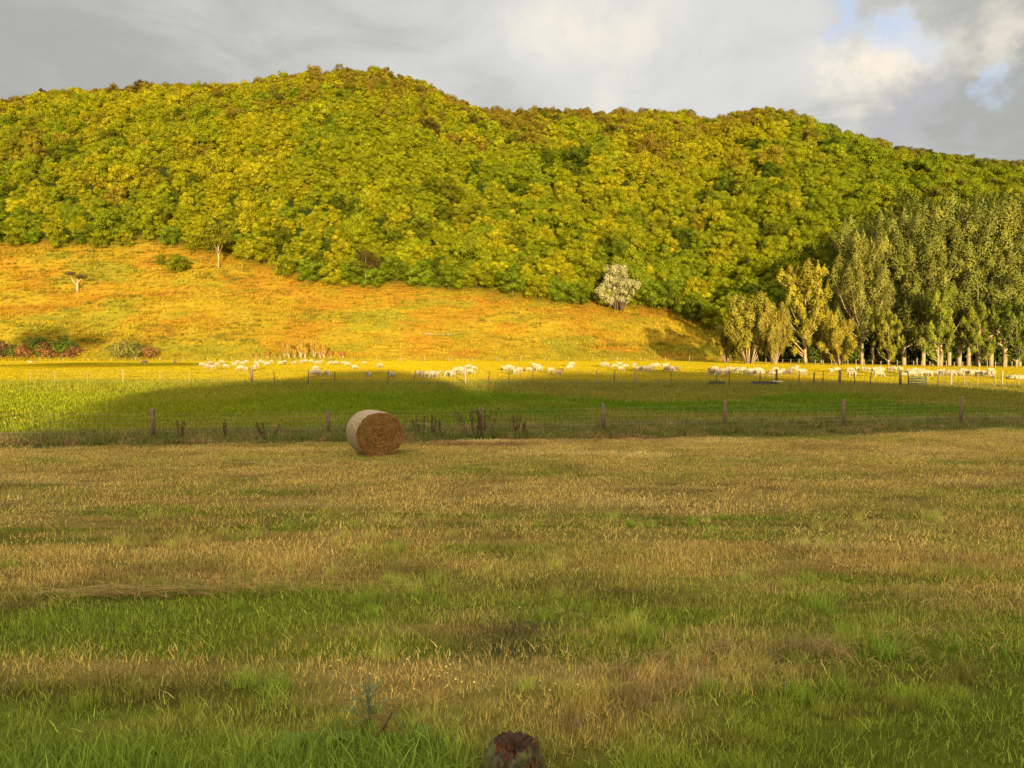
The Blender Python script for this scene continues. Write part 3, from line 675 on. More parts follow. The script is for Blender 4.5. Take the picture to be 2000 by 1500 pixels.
def edge_trees():
    B = [mesh_pair(dome_tree(8, 3.4, 10000, .27), M_BARKD) for _ in range(4)]
    T = [mesh_pair(round_tree(11, 3.8, 16, 6000, .32, low=.34), M_BARK) for _ in range(2)]
    us = list(range(-10, 1400, 44)); n = len(us)
    for i, u in enumerate(us):
        u = u + random.uniform(-9, 9); d = float(dtop(np.array([u]))[0]) + random.uniform(0, 3); x = (u - 1000) / F * d
        s = random.uniform(.75, 1.1) * (.8 if u < 300 else 1)
        cl = random.choice([(.140, .195, .012), (.190, .205, .010), (.230, .225, .010), (.120, .160, .010)])
        tone = {.140: 'mid green', .190: 'olive green', .230: 'yellow-green', .120: 'deep green'}[cl[0]]
        place_tree('bush_tree', '%s rounded bush tree on lower forest edge above dry slope, %s from the left' % (tone, ordinal(i)), 'tree', B[i % 4], (x, d, tz(x, d) - .3), (s * 1.1, s * 1.1, s), i * 1.7, cl, 'rounded trees along the lower forest edge')
    for (u, r, h, k, lab, cl) in ((430, 527, 12, 0, 'large open tree with visible dark trunk standing out on the slope', (.155, .150, .012)),
                                  (352, 535, 6.2, 1, 'small round tree below the forest left of the large open one', (.16, .17, .010)),
                                  (318, 520, 3.6, 1, 'tiny bush at the left of the small round slope tree', (.17, .17, .012)),
                                  (716, 562, 9, 1, 'dark brownish tree among the green forest edge bushes', (.085, .065, .014))):
        x, y, z = at(u, r); s = h / 11
        place_tree('slope_tree', lab, 'tree', T[k] if h > 8 else B[k], (x, y, z - .2), s if h > 8 else h / 8, u * .1, cl)
    # silvery tree
    c, t = willow_tree(12, 4.0, 26, 12000, .26)
    x, y, z = at(1207, 604)
    place_tree('silver_tree', 'pale silver-leaved tree standing out against the green forest', 'tree', mesh_pair((c, t), M_BARKD), (x, y - 2, tz(x, y - 2)), (1.3, 1.3, .95), 0, (.36, .34, .17))
    # flat topped snag on the slope
    x, y, z = at(155, 572)
    e = obj('cabbage_tree', None, loc=(x, y, z), label='small pale-stemmed tree with two dark tufts alone on dry slope', category='tree')
    t = Geo(); t.tube([(0, 0, -.3), (0, 0, 1.5), (.2, 0, 3.1)], [.3, .26, .2], 7); t.tube([(0, 0, 1.5), (-1.1, 0, 2.8), (-1.7, .2, 3.9)], [.2, .14, .1], 6); t.tube([(0.1, 0, 2.3), (1, 0, 3.3)], [.16, .1], 6)
    obj('trunk', t.mesh('trunk', M_BARK, True), e)
    for c in ((-1.8, .2, 4.5), (.9, 0, 3.8)):
        g = Geo(); clump_leaves(g, c, (1.25, 1.1, .5), 300, .35, .4); o = obj('crown', g.mesh('crown', M_LEAF), e); o.color = (.10, .085, .03, 1)
    # gorse bushes at foot of slope on the left
    gor = [mesh_pair(round_tree(3, 2.0, 14, 2600, .22, low=0), M_BARKD) for _ in range(3)]
    for i, (u, r, h, cl, lab) in enumerate(((3, 699, 3.3, (.19, .12, .05), 'reddish brown gorse bush at the left edge of the picture'),
                                       (24, 698, 2.6, (.10, .12, .03), 'dark low gorse bush second from the left edge'),
                                       (53, 699, 3.2, (.27, .13, .05), 'rust-coloured gorse bush with green top left of the greenest one'),
                                       (78, 697, 4.0, (.15, .20, .03), 'bright green gorse bush in the left clump'),
                                       (98, 699, 3.3, (.28, .13, .05), 'rust-coloured gorse bush in front of the tall green one'),
                                       (122, 697, 4.3, (.15, .20, .03), 'tallest green gorse bush in the left clump'),
                                       (142, 699, 2.5, (.27, .12, .05), 'small rusty gorse bush at right end of the left clump'),
                                       (234, 699, 3.7, (.22, .20, .05), 'olive and pink-brown gorse bush left in the separate pair'),
                                       (268, 699, 3.6, (.18, .18, .04), 'olive gorse bush middle of the separate group'),
                                       (292, 700, 2.6, (.26, .14, .05), 'small rusty gorse bush right end of the separate group'))):
        x, y, z = at(u, r + 2); s = h / 3
        place_tree('gorse_bush', lab, 'bush', gor[i % 3], (x, y, z), (s, s, s), i, cl)
    # dry upright shrubs centre-left
    dr = Geo(); st = Geo()
    for i in range(26):
        a = rng.uniform(0, 6.28); e_ = np.array([math.cos(a) * .5, math.sin(a) * .5, rng.uniform(2, 3.2)]); st.tube([(0, 0, -.2), e_ * .5, e_], [.05, .03, .01], 4)
        clump_leaves(dr, e_ * .8, (.22, .22, .7), 60, .2, .6, up=0)
    pr = (dr.mesh('crown', M_LEAF), st.mesh('trunk', M_BARK))
    for i, u in enumerate(range(492, 676, 12)):
        tall = 545 < u < 640; x, y, z = at(u, 701); s = random.uniform(.55, 1.25) if tall else random.uniform(.3, .55); u2 = u + random.uniform(-5, 5); x, y, z = at(u2, 701)
        place_tree('dry_shrub', ('tall pale straw-coloured shrub' if tall else 'low rusty shrub') + ' in the row behind the sheep, %s from left' % ordinal(i), 'shrub', pr, (x, y, z), (s * 1.3, s * 1.3, s), i, (.30, .19, .03) if tall else (.28, .13, .03), 'dry shrubs in a row behind the sheep')
    # pale rocks on the slope
    for i in range(12):
        u = 820 + i * 5.6; x, y, z = at(u, 655 + (i % 3)); g = Geo()
        d = unit(60); g.tube([(-.3, 0, 0), (-.15, 0, .05), (.15, 0, .05), (.3, 0, 0)], [.08, .18, .16, .06], 6)
        obj('rock', g.mesh('rock', M_ROCK), loc=(x, y, z + .22), rz=i, sc=random.uniform(.6, 1.2), label='small pale stone in the line of stones on the dry slope', category='rock', group='pale stones on the dry slope')
edge_trees()

# ------------------------------------------------------------------ fences
def post_geo(h, w, n=7, lean=(0, 0)):
    return Geo().tube([(0, 0, -.3), (lean[0] * .5, lean[1] * .5, h * .5), (lean[0], lean[1], h - .02), (lean[0], lean[1], h)], [w / 2 * 1.05, w / 2, w / 2 * .96, w / 2 * .8], n)
def fence(name, label, posts, wires, netting=None, wr=.004):
    """posts: (x, y, height, width, material, lean, label)"""
    e = obj(name, None, loc=(posts[0][0], posts[0][1], tz(posts[0][0], posts[0][1])), label=label, category='fence')
    B = np.array(e.location)
    top = []
    for (x, y, h, w, m, ln, lab, kind) in posts:
        z = tz(x, y); o = obj(kind, post_geo(h, w, 6 if w > .07 else 4, (ln, 0)).mesh(kind, m, True), e, loc=tuple(np.array([x, y, z]) - B))
        if lab: o['label'] = lab
    P = np.array([(p[0], p[1], tz(p[0], p[1])) for p in posts]); P = P[np.argsort(P[:, 0])]
    for hgt in wires:
        pts = []
        for a, b in zip(P[:-1], P[1:]):
            for t in (0, .5): q = a * (1 - t) + b * t; pts.append(q + np.array([0, -.05, hgt - .012 * math.sin(t * math.pi)]) - B)
        pts.append(P[-1] + np.array([0, -.05, hgt]) - B)
        obj('wire', Geo().tube(pts, wr, 3, cap=False).mesh('wire', M_WIRE), e)
    if netting:
        g = Geo(); x0, x1, h0, h1, step = netting
        for x in np.arange(x0, x1, step):
            y = fence_y(x) - .06; z = tz(x, y); g.tube([(x - B[0], y - B[1], z + h0 - B[2]), (x - B[0], y - B[1], z + h1 - B[2])], wr, 3, cap=False)
        obj('netting', g.mesh('netting', M_WIRE), e)
    return e
def fu(u):   # where the column u meets the near fence line
    k = (u - 1000) / F; y = 25.6 / (1 - .14 * k); return k * y, y
posts = []
for u, h, w, lab in ((-230, 1.0, .16, None), (-40, 1.0, .16, None), (297, 1.02, .17, 'thick brown post left of the bale'), (640, .9, .13, 'dark post just left of the bale'), (936, .95, .15, 'weathered post among the dock weeds'), (1179, 1.0, .15, 'greenish post right of centre'), (1416, 1.02, .14, 'brown post with a white insulator'), (1648, 1.05, .15, 'dark post third from the right end'), (1878, 1.05, .14, 'leaning post near the right edge'), (2110, 1.0, .15, None), (2340, 1., .15, None)):
    x, y = fu(u); posts.append((x, y, h, w, M_POST, random.uniform(-.04, .06), lab, 'post'))
near = fence('wire_fence', 'near fence of brown posts and wire netting behind the hay bale', posts, (.14, .28, .42, .56, .70, .84), netting=(-20, 26, .14, .84, .30), wr=.0022)

# far fence
pd, pp, dk = M_POST, M_PPALE, M_PDARK
far = [(60, 0, pp, .05), (106, 0, pp, .05), (170, 0, pp, .05), (240, 0, pp, .09), (312, 0, pp, .05), (370, 0, pp, .05), (434, .12, pp, .06), (491, 0, pd, .19), (537, -.08, dk, .06), (601, .06, dk, .06), (653, .03, dk, .07), (710, 0, pp, .09), (757, .05, dk, .05), (807, .14, dk, .05), (857, 0, pp, .05), (909, 0, pp, .15), (953, .10, dk, .06), (994, 0, dk, .05), (1041, 0, dk, .05), (1086, 0, pp, .08), (1125, 0, pp, .04),
       (1164, .04, pp, .07), (1200, 0, dk, .07), (1240, .05, pp, .15), (1281, 0, pp, .05), (1311, 0, dk, .05), (1347, 0, pp, .05), (1382, .02, pp, .09), (1400, 0, dk, .05), (1424, .04, dk, .07), (1452, 0, pp, .07), (1484, .03, dk, .07), (1517, 0, dk, .16), (1561, 0, dk, .07), (1590, .02, dk, .10), (1608, 0, dk, .07), (1640, .03, pd, .20), (1671, -.08, dk, .07), (1699, .10, dk, .07), (1759, 0, dk, .19), (1833, 0, dk, .09), (1858, 0, pp, .16), (1884, 0, pp, .05), (1910, 0, pp, .05), (1944, 0, pp, .07), (1958, 0, pp, .13), (1991, 0, pp, .05), (2060, 0, pp, .12), (2130, 0, pp, .06)]
posts = []
for (u, ln, m, w) in far:
    d = 52.; x = (u - 1000) / F * d
    posts.append((x, d, (1.15 if w > .12 else 1.0) + random.uniform(-.06, .06), w, m, ln * 1.1, None, 'post' if w > .12 else 'batten'))
fence('wire_fence', 'middle fence of thin leaning battens between the green pasture and the sheep', posts, (.25, .5, .75, .95), wr=.005)
# boundary fence at foot of slope
posts = []
line = [(20, 118), (500, 128), (1000, 133), (1400, 126), (1640, 112), (1800, 108), (2050, 106)]
for u in list(range(30, 1400, 47)) + list(range(1400, 2040, 16)):
    d = float(np.interp(u, [a for a, b in line], [b for a, b in line])) ; x = (u - 1000) / F * d
    posts.append((x, d, random.uniform(.8, 1.05), .11, M_PPALE, random.uniform(-.05, .05), None, 'post'))
fence('boundary_fence', 'farthest fence of small pale posts at foot of hill and poplars', posts, (.4, .8), wr=.006)

# gate / hurdle panel and troughs on the far fence line
def gate():
    x, y = (1792 - 1000) / F * 51.2, 51.2; z = tz(x, y)
    e = obj('field_gate', None, loc=(x, y, z), label='dark green slatted gate panel standing by the middle fence', category='gate')
    W = 1.2
    g = Geo()
    for s in (-1, 1): g.box((s * W / 2, 0, .36), (.07, .06, .84))
    obj('gate_frame', g.mesh('gate_frame', M_PDARK), e)
    for k in range(4):
        obj('rail', Geo().box((0, -.035, .12 + k * .17), (W + .06, .03, .11), rot=0).mesh('rail', M_GREENM), e)
    obj('top_rail', Geo().tube([(-W / 2, 0, .80), (0, 0, .74), (W / 2, 0, .76)], .03, 6).mesh('top_rail', M_GREENM), e)
gate()
def trough(u, d, L, label, white):
    x = (u - 1000) / F * d; z = tz(x, d)
    e = obj('water_trough', None, loc=(x, d, z), label=label, category='trough')
    g = Geo()
    g.box((0, -.22, .16), (L, .04, .26)); g.box((0, .22, .16), (L, .04, .26)); g.box((-L / 2 + .02, 0, .16), (.04, .40, .26)); g.box((L / 2 - .02, 0, .16), (.04, .40, .26)); g.box((0, 0, .05), (L - .08, .40, .04))
    obj('basin', g.mesh('basin', M_TROUGH), e)
    obj('rim', Geo().box((0, -.25, .31), (L + .06, .05, .035)).box((0, .25, .31), (L + .06, .05, .035)).mesh('rim', M_GREENM), e)
    for s in (-1, 1): obj('leg', Geo().box((s * (L / 2 - .15), 0, .015), (.08, .4, .05)).mesh('leg', M_PDARK), e)
    if white: obj('cover_board', Geo().box((L / 2 + .15, -.1, .33), (.62, .3, .03)).mesh('cover_board', M_WHITE), e)
trough(1401, 50.8, .95, 'small dark green water trough under the middle fence', False)
trough(1492, 50.5, 1.5, 'long dark trough with a white board at its right end', True)

# ------------------------------------------------------------------ sheep
def sheep_mesh(pose, m):
    g = Geo()
    lie = pose == 'lie'; z0 = .28 if lie else .62
    g.tube([(-.52, 0, z0), (-.44, 0, z0 + .02), (-.2, 0, z0 + .03), (.1, 0, z0 + .02), (.36, 0, z0 + .02), (.50, 0, z0 + .03)], [.10, .23, .28, .29, .25, .13], 10, flat=(.85, 1))
    if pose == 'graze': pts = [(.38, 0, .66), (.58, 0, .50), (.70, 0, .30), (.76, 0, .20), (.84, 0, .10)]
    else: pts = [(.36, 0, z0 + .06), (.52, 0, z0 + .22), (.62, 0, z0 + .34), (.72, 0, z0 + .31), (.84, 0, z0 + .24)]
    g.tube(pts, [.18, .13, .105, .10, .055], 8)
    hx_, hz_ = pts[2][0], pts[2][2]
    for s in (-1, 1): g.tube([(hx_, s * .07, hz_ + .04), (hx_ - .03, s * .17, hz_ + .04)], [.035, .015], 5, flat=(1, .6))
    if not lie:
        for (x, s) in ((-.36, -1), (-.36, 1), (.32, -1), (.32, 1)):
            k = -.06 if x < 0 else .0
            g.tube([(x, s * .13, .52), (x + k, s * .13, .28), (x + k * .3, s * .13, .04), (x + .02, s * .13, 0)], [.11, .05, .036, .042], 6)
    else:
        for s in (-1, 1): g.tube([(.38, s * .12, .12), (.55, s * .12, .06), (.42, s * .12, .04)], [.06, .045, .04], 6)
    g.tube([(-.50, 0, z0 + .08), (-.56, 0, z0 - .10)], [.05, .03], 5)
    me = g.mesh('sheep', m)
    o = bpy.data.objects.new('tmp_sheep', me); COL.objects.link(o)
    r = o.modifiers.new('r', 'REMESH'); r.mode = 'VOXEL'; r.voxel_size = .028; r.use_smooth_shade = True
    sm = o.modifiers.new('s', 'SMOOTH'); sm.iterations = 2
    dg = bpy.context.evaluated_depsgraph_get(); dg.update()
    m2 = bpy.data.meshes.new_from_object(o.evaluated_get(dg)); bpy.data.objects.remove(o)
    m2.name = 'sheep'
    n = len(m2.vertices); co = np.zeros(n * 3, np.float32); m2.vertices.foreach_get('co', co); co = co.reshape(-1, 3)
    nz = (fbm(co[:, 0] * 14 + co[:, 1] * 9, co[:, 2] * 14 + co[:, 1] * 5, 200, 2) - .5) * .05 * (co[:, 2:3].ravel() > .32)
    co *= (1 + nz[:, None] * .8); m2.vertices.foreach_set('co', co.ravel())
    m2.materials.clear(); m2.materials.append(m); m2.update(); return m2
SH = {(p, k): sheep_mesh(p, M_WOOL if k == 0 else M_WOOL2) for p in ('graze', 'stand', 'lie') for k in (0, 1)}
CL = {
 'lying beside the rusty gorse bushes': [(60, 706, 'lie')],
 'in the shade streak by the separate gorse pair': [(283, 712, 'd'), (342, 711, 'd')],
 'in the leftmost bunch of the sunlit flock': [(394, 717), (403, 721), (411, 714), (416, 723), (424, 717), (433, 711), (441, 720)],
 'in the bunch above the thick dark post': [(458, 716), (465, 712), (474, 714), (482, 711), (470, 725), (480, 727), (497, 724)],
 'in the bunch between dark post and straw shrubs': [(503, 719), (500, 712), (508, 709), (515, 712), (523, 715), (530, 710)],
 'in the loose line before the straw shrubs': [(548, 714), (557, 713), (575, 713), (588, 711), (597, 706), (608, 707), (620, 713), (628, 710)],
 'in the line right of the straw shrubs': [(646, 713), (656, 713), (670, 713), (678, 716), (693, 722), (712, 713), (742, 719)],
 'in the shaded group left above the hay bale': [(617, 724), (613, 737), (620, 734), (638, 736)],
 'facing the viewer in shade above the hay bale': [(721, 742, 'f'), (761, 741, 'f'), (768, 740, 'f')],
 'in the row right above the hay bale': [(817, 736), (824, 740, 'f'), (835, 739), (841, 737), (847, 740), (853, 737)],
 'in the sunlit bunch left of the thick pale post': [(875, 737), (881, 734), (884, 739), (892, 730), (899, 729), (905, 736)],
 'in the sunlit bunch right of the thick pale post': [(915, 722), (918, 732), (926, 724)],
 'in the group standing near mid picture': [(987, 726), (994, 724), (1000, 724), (1007, 733), (1015, 730), (1033, 727), (1044, 718), (1051, 721), (1055, 726), (1076, 730), (1091, 735, 'd')],
 'in the pair beyond the leaning pale batten': [(1113, 724), (1117, 717)],
 'in the bunch between mid picture and the pale leaning post': [(1177, 716), (1184, 718), (1201, 720), (1211, 716), (1212, 725), (1222, 721)],
 'in the bunch behind the pale leaning post': [(1240, 718), (1247, 726), (1255, 726), (1262, 727), (1270, 725), (1276, 721), (1282, 718)],
 'in the group right of the pale leaning post': [(1299, 720), (1304, 727, 'd'), (1309, 727), (1322, 727, 'd')],
 'in the crowd behind the small water trough': [(1391, 734, 'd'), (1396, 726), (1402, 735), (1414, 733), (1420, 735, 'd'), (1424, 726), (1436, 730), (1446, 731)],
 'in the crowd behind the long trough': [(1452, 727), (1459, 735, 'd'), (1466, 732), (1474, 735, 'd'), (1481, 731), (1484, 736)],
 'in the crowd between the two thick dark posts': [(1508, 737), (1514, 728), (1521, 735), (1528, 731), (1541, 733, 'd'), (1550, 727), (1557, 724), (1563, 733), (1570, 732)],
 'in the scattering left of the gate post': [(1625, 727, 'lie'), (1634, 728), (1660, 728), (1665, 738), (1674, 726), (1686, 726), (1694, 727)],
 'in the bunch just left of the gate': [(1710, 729), (1716, 738), (1722, 731), (1739, 726), (1745, 727), (1760, 724, 'lie'), (1765, 734, 'lie')],
 'in the dense crowd behind the gate': [(1776, 732), (1781, 738), (1788, 731), (1794, 738), (1800, 733), (1808, 735), (1816, 735)],
 'in the long line right of the gate': [(1826, 735), (1832, 728, 'lie'), (1838, 735), (1846, 736, 'd'), (1856, 735), (1865, 734), (1873, 735), (1880, 731), (1888, 735), (1895, 728, 'lie'), (1899, 736), (1906, 728, 'lie')],
 'in the far right end of the long line': [(1913, 736), (1922, 736), (1930, 737), (1935, 730), (1940, 738), (1973, 740, 'lie'), (1991, 742, 'lie')],
}
def flock():
    cnt = 0
    for where, L in CL.items():
        L = sorted(L, key=lambda s: s[0])
        for i, s in enumerate(L):
            u, r = s[0], s[1]; fl = s[2] if len(s) > 2 else ''
            x, y, z = at(u, r, dmin=48); y = min(y, 112) if u > 1350 else min(y, 118); x = (u - 1000) / F * y; z = tz(x, y)
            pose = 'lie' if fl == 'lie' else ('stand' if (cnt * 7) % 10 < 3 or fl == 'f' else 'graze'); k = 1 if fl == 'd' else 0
            rz = random.choice([0, math.pi]) + random.uniform(-.9, .9) if fl != 'f' else -math.pi / 2 + random.uniform(-.3, .3)
            nm = {'lie': 'lying down', 'stand': 'standing head up', 'graze': 'grazing'}[pose]
            lab = '%s sheep %s %s' % ('dull brownish' if k else 'cream woolly', nm if 'lying' not in where and 'facing' not in where else '', where)
            if len(L) > 1: lab = '%s sheep, %s %s' % ('dull' if k else 'cream', ordinal(i), where)
            lab = ' '.join(lab.split())
            o = obj('sheep', SH[(pose, k)], loc=(x, y, z), rz=rz, sc=random.uniform(.57, .72), label=lab, category='sheep', group='sheep of the flock')
            cnt += 1
    print('sheep', cnt)
flock()

# ------------------------------------------------------------------ hay bale
def hay_bale():
    d = 20.2; u = 730; x = (u - 1000) / F * d
    rx, rz_, L = .665, .612, 1.15
    z = tz(x, d)
    e = obj('hay_bale', None, loc=(x, d, z - .02), rz=R(26), label='big round hay bale in pale net wrap on the mown field', category='hay bale')
    # axis along local y, front face at y=-L/2
    # materials
    m, t, out = mat('hay_face')
    tc = t.n('ShaderNodeTexCoord'); sep = t.n('ShaderNodeSeparateXYZ'); t.l(tc.outputs['Object'], sep.inputs[0])
    zc = t.math('SUBTRACT', sep.outputs[2], rz_); rad = t.math('SQRT', t.math('ADD', t.math('MULTIPLY', sep.outputs[0], sep.outputs[0]), t.math('MULTIPLY', zc, zc)))
    ang = t.math('ARCTAN2', zc, sep.outputs[0])
    c3 = t.n('ShaderNodeCombineXYZ'); t.l(t.math('MULTIPLY', rad, 34.), c3.inputs[0]); t.l(t.math('MULTIPLY', ang, 2.6), c3.inputs[1])
    n = t.n('ShaderNodeTexNoise', i_Scale=1.0, i_Detail=7.0, i_Roughness=.75, i_Distortion=.5); t.l(c3.outputs[0], n.inputs[0])
    n2 = t.n('ShaderNodeTexNoise', i_Scale=3.0, i_Detail=3.0); t.l(tc.outputs['Object'], n2.inputs[0])
    col = t.mix(t.ramp(n.outputs[0], .36, .66), (.055, .026, .007), (.31, .165, .05))
    col = t.mix(t.math('MULTIPLY', t.ramp(n2.outputs[0], .45, .7), .5), col, (.19, .13, .03))
    b = t.n('ShaderNodeBsdfDiffuse'); t.l(col, b.inputs[0]); bp = t.n('ShaderNodeBump', i_Strength=.9, i_Distance=.03); t.l(n.outputs[0], bp.inputs['Height']); t.l(bp.outputs[0], b.inputs['Normal'])
    t.l(b.outputs[0], out.inputs[0]); MF = m
    m, t, out = mat('net_wrap')
    tc = t.n('ShaderNodeTexCoord')
    w = t.n('ShaderNodeTexWave', i_Scale=14.0, i_Distortion=1.5, i_Detail=2.0); w.bands_direction = 'Y'; t.l(tc.outputs['Object'], w.inputs[0])
    mp = t.n('ShaderNodeMapping'); mp.inputs['Scale'].default_value = (12, 2.5, 12); t.l(tc.outputs['Object'], mp.inputs[0])
    n = t.n('ShaderNodeTexNoise', i_Scale=2.0, i_Detail=5.0, i_Roughness=.7); t.l(mp.outputs[0], n.inputs[0])
    col = t.mix(t.ramp(n.outputs[0], .35, .68), (.17, .125, .062), (.32, .25, .14)); col = t.mix(t.math('MULTIPLY', w.outputs[0], .35), col, (.37, .30, .23))
    b = t.n('ShaderNodeBsdfPrincipled', i_Roughness=.7); t.l(col, b.inputs[0]); bp = t.n('ShaderNodeBump', i_Strength=.5, i_Distance=.02); t.l(n.outputs[0], bp.inputs['Height']); t.l(bp.outputs[0], b.inputs['Normal'])
    t.l(b.outputs[0], out.inputs[0]); MW = m
    nA = 96; a = np.arange(nA) / nA * 2 * math.pi
    def outline(y, k):
        wob = 1 + .010 * np.sin(a * 3 + 1) + .008 * np.sin(a * 7 + y) + .007 * np.sin(a * 19 + y * 9) - .012 * np.cos(2 * a) * k
        X = np.cos(a) * rx * k * wob; Z = rz_ + np.sin(a) * rz_ * k * wob
        Z = np.maximum(Z, .03 + (1 - k) * .02); return np.stack([X, np.full(nA, y), Z], 1)
    def loft(rings, mt, nm, smooth=True):
        V = np.concatenate(rings); k = len(rings); i, j = np.meshgrid(np.arange(k - 1), np.arange(nA), indexing='ij')
        q = np.stack([i * nA + j, i * nA + (j + 1) % nA, (i + 1) * nA + (j + 1) % nA, (i + 1) * nA + j], -1).reshape(-1, 4)
        return Geo().add(V, q).mesh(nm, mt, smooth)
    ysr = np.linspace(-L / 2, L / 2, 24)
    ks = 1 - .035 * np.abs(ysr / (L / 2))**6 + .004 * np.sin(ysr * 22)
    obj('net_wrap', loft([outline(y, k) for y, k in zip(ysr, ks)], MW, 'net_wrap'), e)
    for s, lab in ((-1, 1), (1, 0)):
        rs = []
        for k in np.r_[np.linspace(.972, .9, 4), np.linspace(.85, .02, 16)]:
            yy = s * (L / 2 - .012 + .05 * (1 - k**4) + .012 * math.sin(k * 40)); rr = outline(yy, k); rr[:, 1] += s * (fbm(rr[:, 0] * 9, rr[:, 2] * 9, 220, 3) - .5) * .05; rs.append(rr)
        obj('hay_face', loft(rs, MF, 'hay_face', False), e)
    # loose strands standing out of the front face, curling along the windings
    n = 1500; g = Geo(); r = np.sqrt(rng.uniform(.004, .93, n)); th = rng.uniform(0, 2 * math.pi, n); ln = rng.uniform(.05, .20, n)
    V = []; 
    for s in range(4):
        t_ = th + (s - 1.5) / 3 * ln / (r * .64 + .08) ; kk = r + rng.normal(0, .012, n)
        c = np.stack([np.cos(t_) * rx * kk, -(L / 2 + .045 * (1 - kk**4)) - rng.uniform(0, .03, n), rz_ + np.sin(t_) * rz_ * kk], 1); c[:, 2] = np.maximum(c[:, 2], .03)
        rd = np.stack([np.cos(t_), 0 * t_, np.sin(t_)], 1); V += [c - rd * .004, c + rd * .004]
    V = np.stack(V, 1); q = np.concatenate([np.stack([np.arange(n) * 8 + 2 * s, np.arange(n) * 8 + 2 * s + 1, np.arange(n) * 8 + 2 * s + 3, np.arange(n) * 8 + 2 * s + 2], 1) for s in range(3)])
    g.add(V.reshape(-1, 3), q, np.repeat(rng.uniform(0, 1, n), 8))
    for k in range(260):   # straws sticking out round the rim and lying at the foot
        a_ = rng.uniform(0, 2 * math.pi); c0 = np.array([math.cos(a_) * rx * .97, -L / 2 - .01, max(rz_ + math.sin(a_) * rz_ * .97, .04)])
        if k > 150: c0 = np.array([rng.normal(0, .5), -L / 2 - abs(rng.normal(0, .14)), .05])
        dv = rng.normal(0, 1, 3) * np.array([1, .5, .45 if k > 150 else 1]); dv /= np.linalg.norm(dv); l_ = rng.uniform(.05, .15); w_ = np.array([0, 0, .004]) if abs(dv[2]) < .7 else np.array([.004, 0, 0])
        g.add([c0 - w_, c0 + w_, c0 + dv * l_ + w_ * .5, c0 + dv * l_ - w_ * .5], [(0, 1, 2, 3)], rng.uniform(.2, 1))
    o = obj('hay_strands', g.mesh('hay_strands', leafy('strand', (.34, .19, .065), lo=.25, hi=1.5)), e)
hay_bale()

# ------------------------------------------------------------------ stump at the bottom
def stump():
    def rough(V, s_=1.0):
        n_ = fbm(V[:, 0] * 45 + V[:, 2] * 13, V[:, 1] * 45 + V[:, 2] * 21, 240, 3) - .5
        m_ = fbm(np.arctan2(V[:, 1], V[:, 0]) * 9, V[:, 2] * 9, 243, 2) - .5
        k_ = 1 + (n_ * .22 + m_ * .22) * s_; V = V.copy(); V[:, 0] *= k_; V[:, 1] *= k_; V[:, 2] += n_ * .02; return V
    u, d = 1003, 3.30; x = (u - 1000) / F * d; zt = (HZ - 1462) * d / F; zb = tz(x, d); H = zt - zb
    n = 90; a = np.arange(n) / n * 2 * math.pi; rings = []
    for k, rr in zip(np.r_[-.2, np.linspace(0, .9, 16)], np.interp(np.r_[-.2, np.linspace(0, .9, 16)], [-.2, 0, .25, .5, .75, .9], [.155, .150, .143, .137, .125, .105])):
        w = 1 + .16 * (fbm(np.cos(a) * 2.2 + 9, np.sin(a) * 2.2 + k * 1.2, 230, 3) - .5) * 2 + .05 * np.sin(a * 9 + k * 3)
        rings.append(np.stack([np.cos(a) * rr * w, np.sin(a) * rr * w, np.full(n, k * H)], 1))
    jag = .93 + .16 * fbm(np.cos(a) * 3 + 4, np.sin(a) * 3, 235, 3) - .10 * np.exp(-((a - 4.9) / .5)**2)
    rings.append(np.stack([np.cos(a) * .085, np.sin(a) * .085, jag * H], 1))
    rings.append(np.stack([np.cos(a) * .055, np.sin(a) * .055, (jag - .05) * H], 1))
    rings.append(np.stack([np.cos(a) * .02, np.sin(a) * .02, (jag - .02) * H * .97], 1)); rings.append(np.stack([np.cos(a) * .001, np.sin(a) * .001, np.full(n, .9 * H)], 1))
    def loft(rings, m, nm):
        k = len(rings); i, j = np.meshgrid(np.arange(k - 1), np.arange(n), indexing='ij')
        q = np.stack([i * n + j, i * n + (j + 1) % n, (i + 1) * n + (j + 1) % n, (i + 1) * n + j], -1).reshape(-1, 4)
        return Geo().add(np.concatenate(rings), q).mesh(nm, m, True)
    e = obj('post_stump', None, loc=(x, d, zb), label='rotten mossy post stump with reddish broken top in foreground grass', category='stump')
    MS = stained('mossy_wood', (.10, .085, .045), (.028, .022, .014), 40, bump=1.0, stretch=(1, 1, .35), c3=(.085, .095, .025))
    MR = stained('rotten_wood', (.060, .028, .015), (.020, .012, .008), 24, bump=1.0); MS2 = stained('red_rot', (.17, .055, .020), (.06, .022, .012), 30)
    obj('stump_side', loft([rough(q) for q in rings[:18]], MS, 'stump_side'), e)
    k = 4; i, j = np.meshgrid(np.arange(k - 1), np.arange(n), indexing='ij')
    g = Geo().add(np.concatenate([rough(q) for q in rings[17:]]), np.stack([i * n + j, i * n + (j + 1) % n, (i + 1) * n + (j + 1) % n, (i + 1) * n + j], -1).reshape(-1, 4))   # splinters of red rotten wood
    for i in range(34):
        b = rng.uniform(-1.6, .2) ; r = rng.uniform(.06, .125); zz = H * rng.uniform(.55, .96) if i % 2 else H * .9
        rr = .145 - .05 * (zz / H)**3; c = np.array([math.cos(b - .3) * rr, math.sin(b - .3) * rr, zz]) if i % 2 else np.array([-.045 + rng.normal(0, .022), -.05 + rng.normal(0, .02), H * .93])
        g.tube([c, c + np.array([rng.normal(0, .006), rng.normal(0, .006), rng.uniform(.015, .05)])], [.006, .0015], 4, mat=1)
    obj('rotten_core', g.mesh('rotten_core', [MR, MS2]), e)
stump()

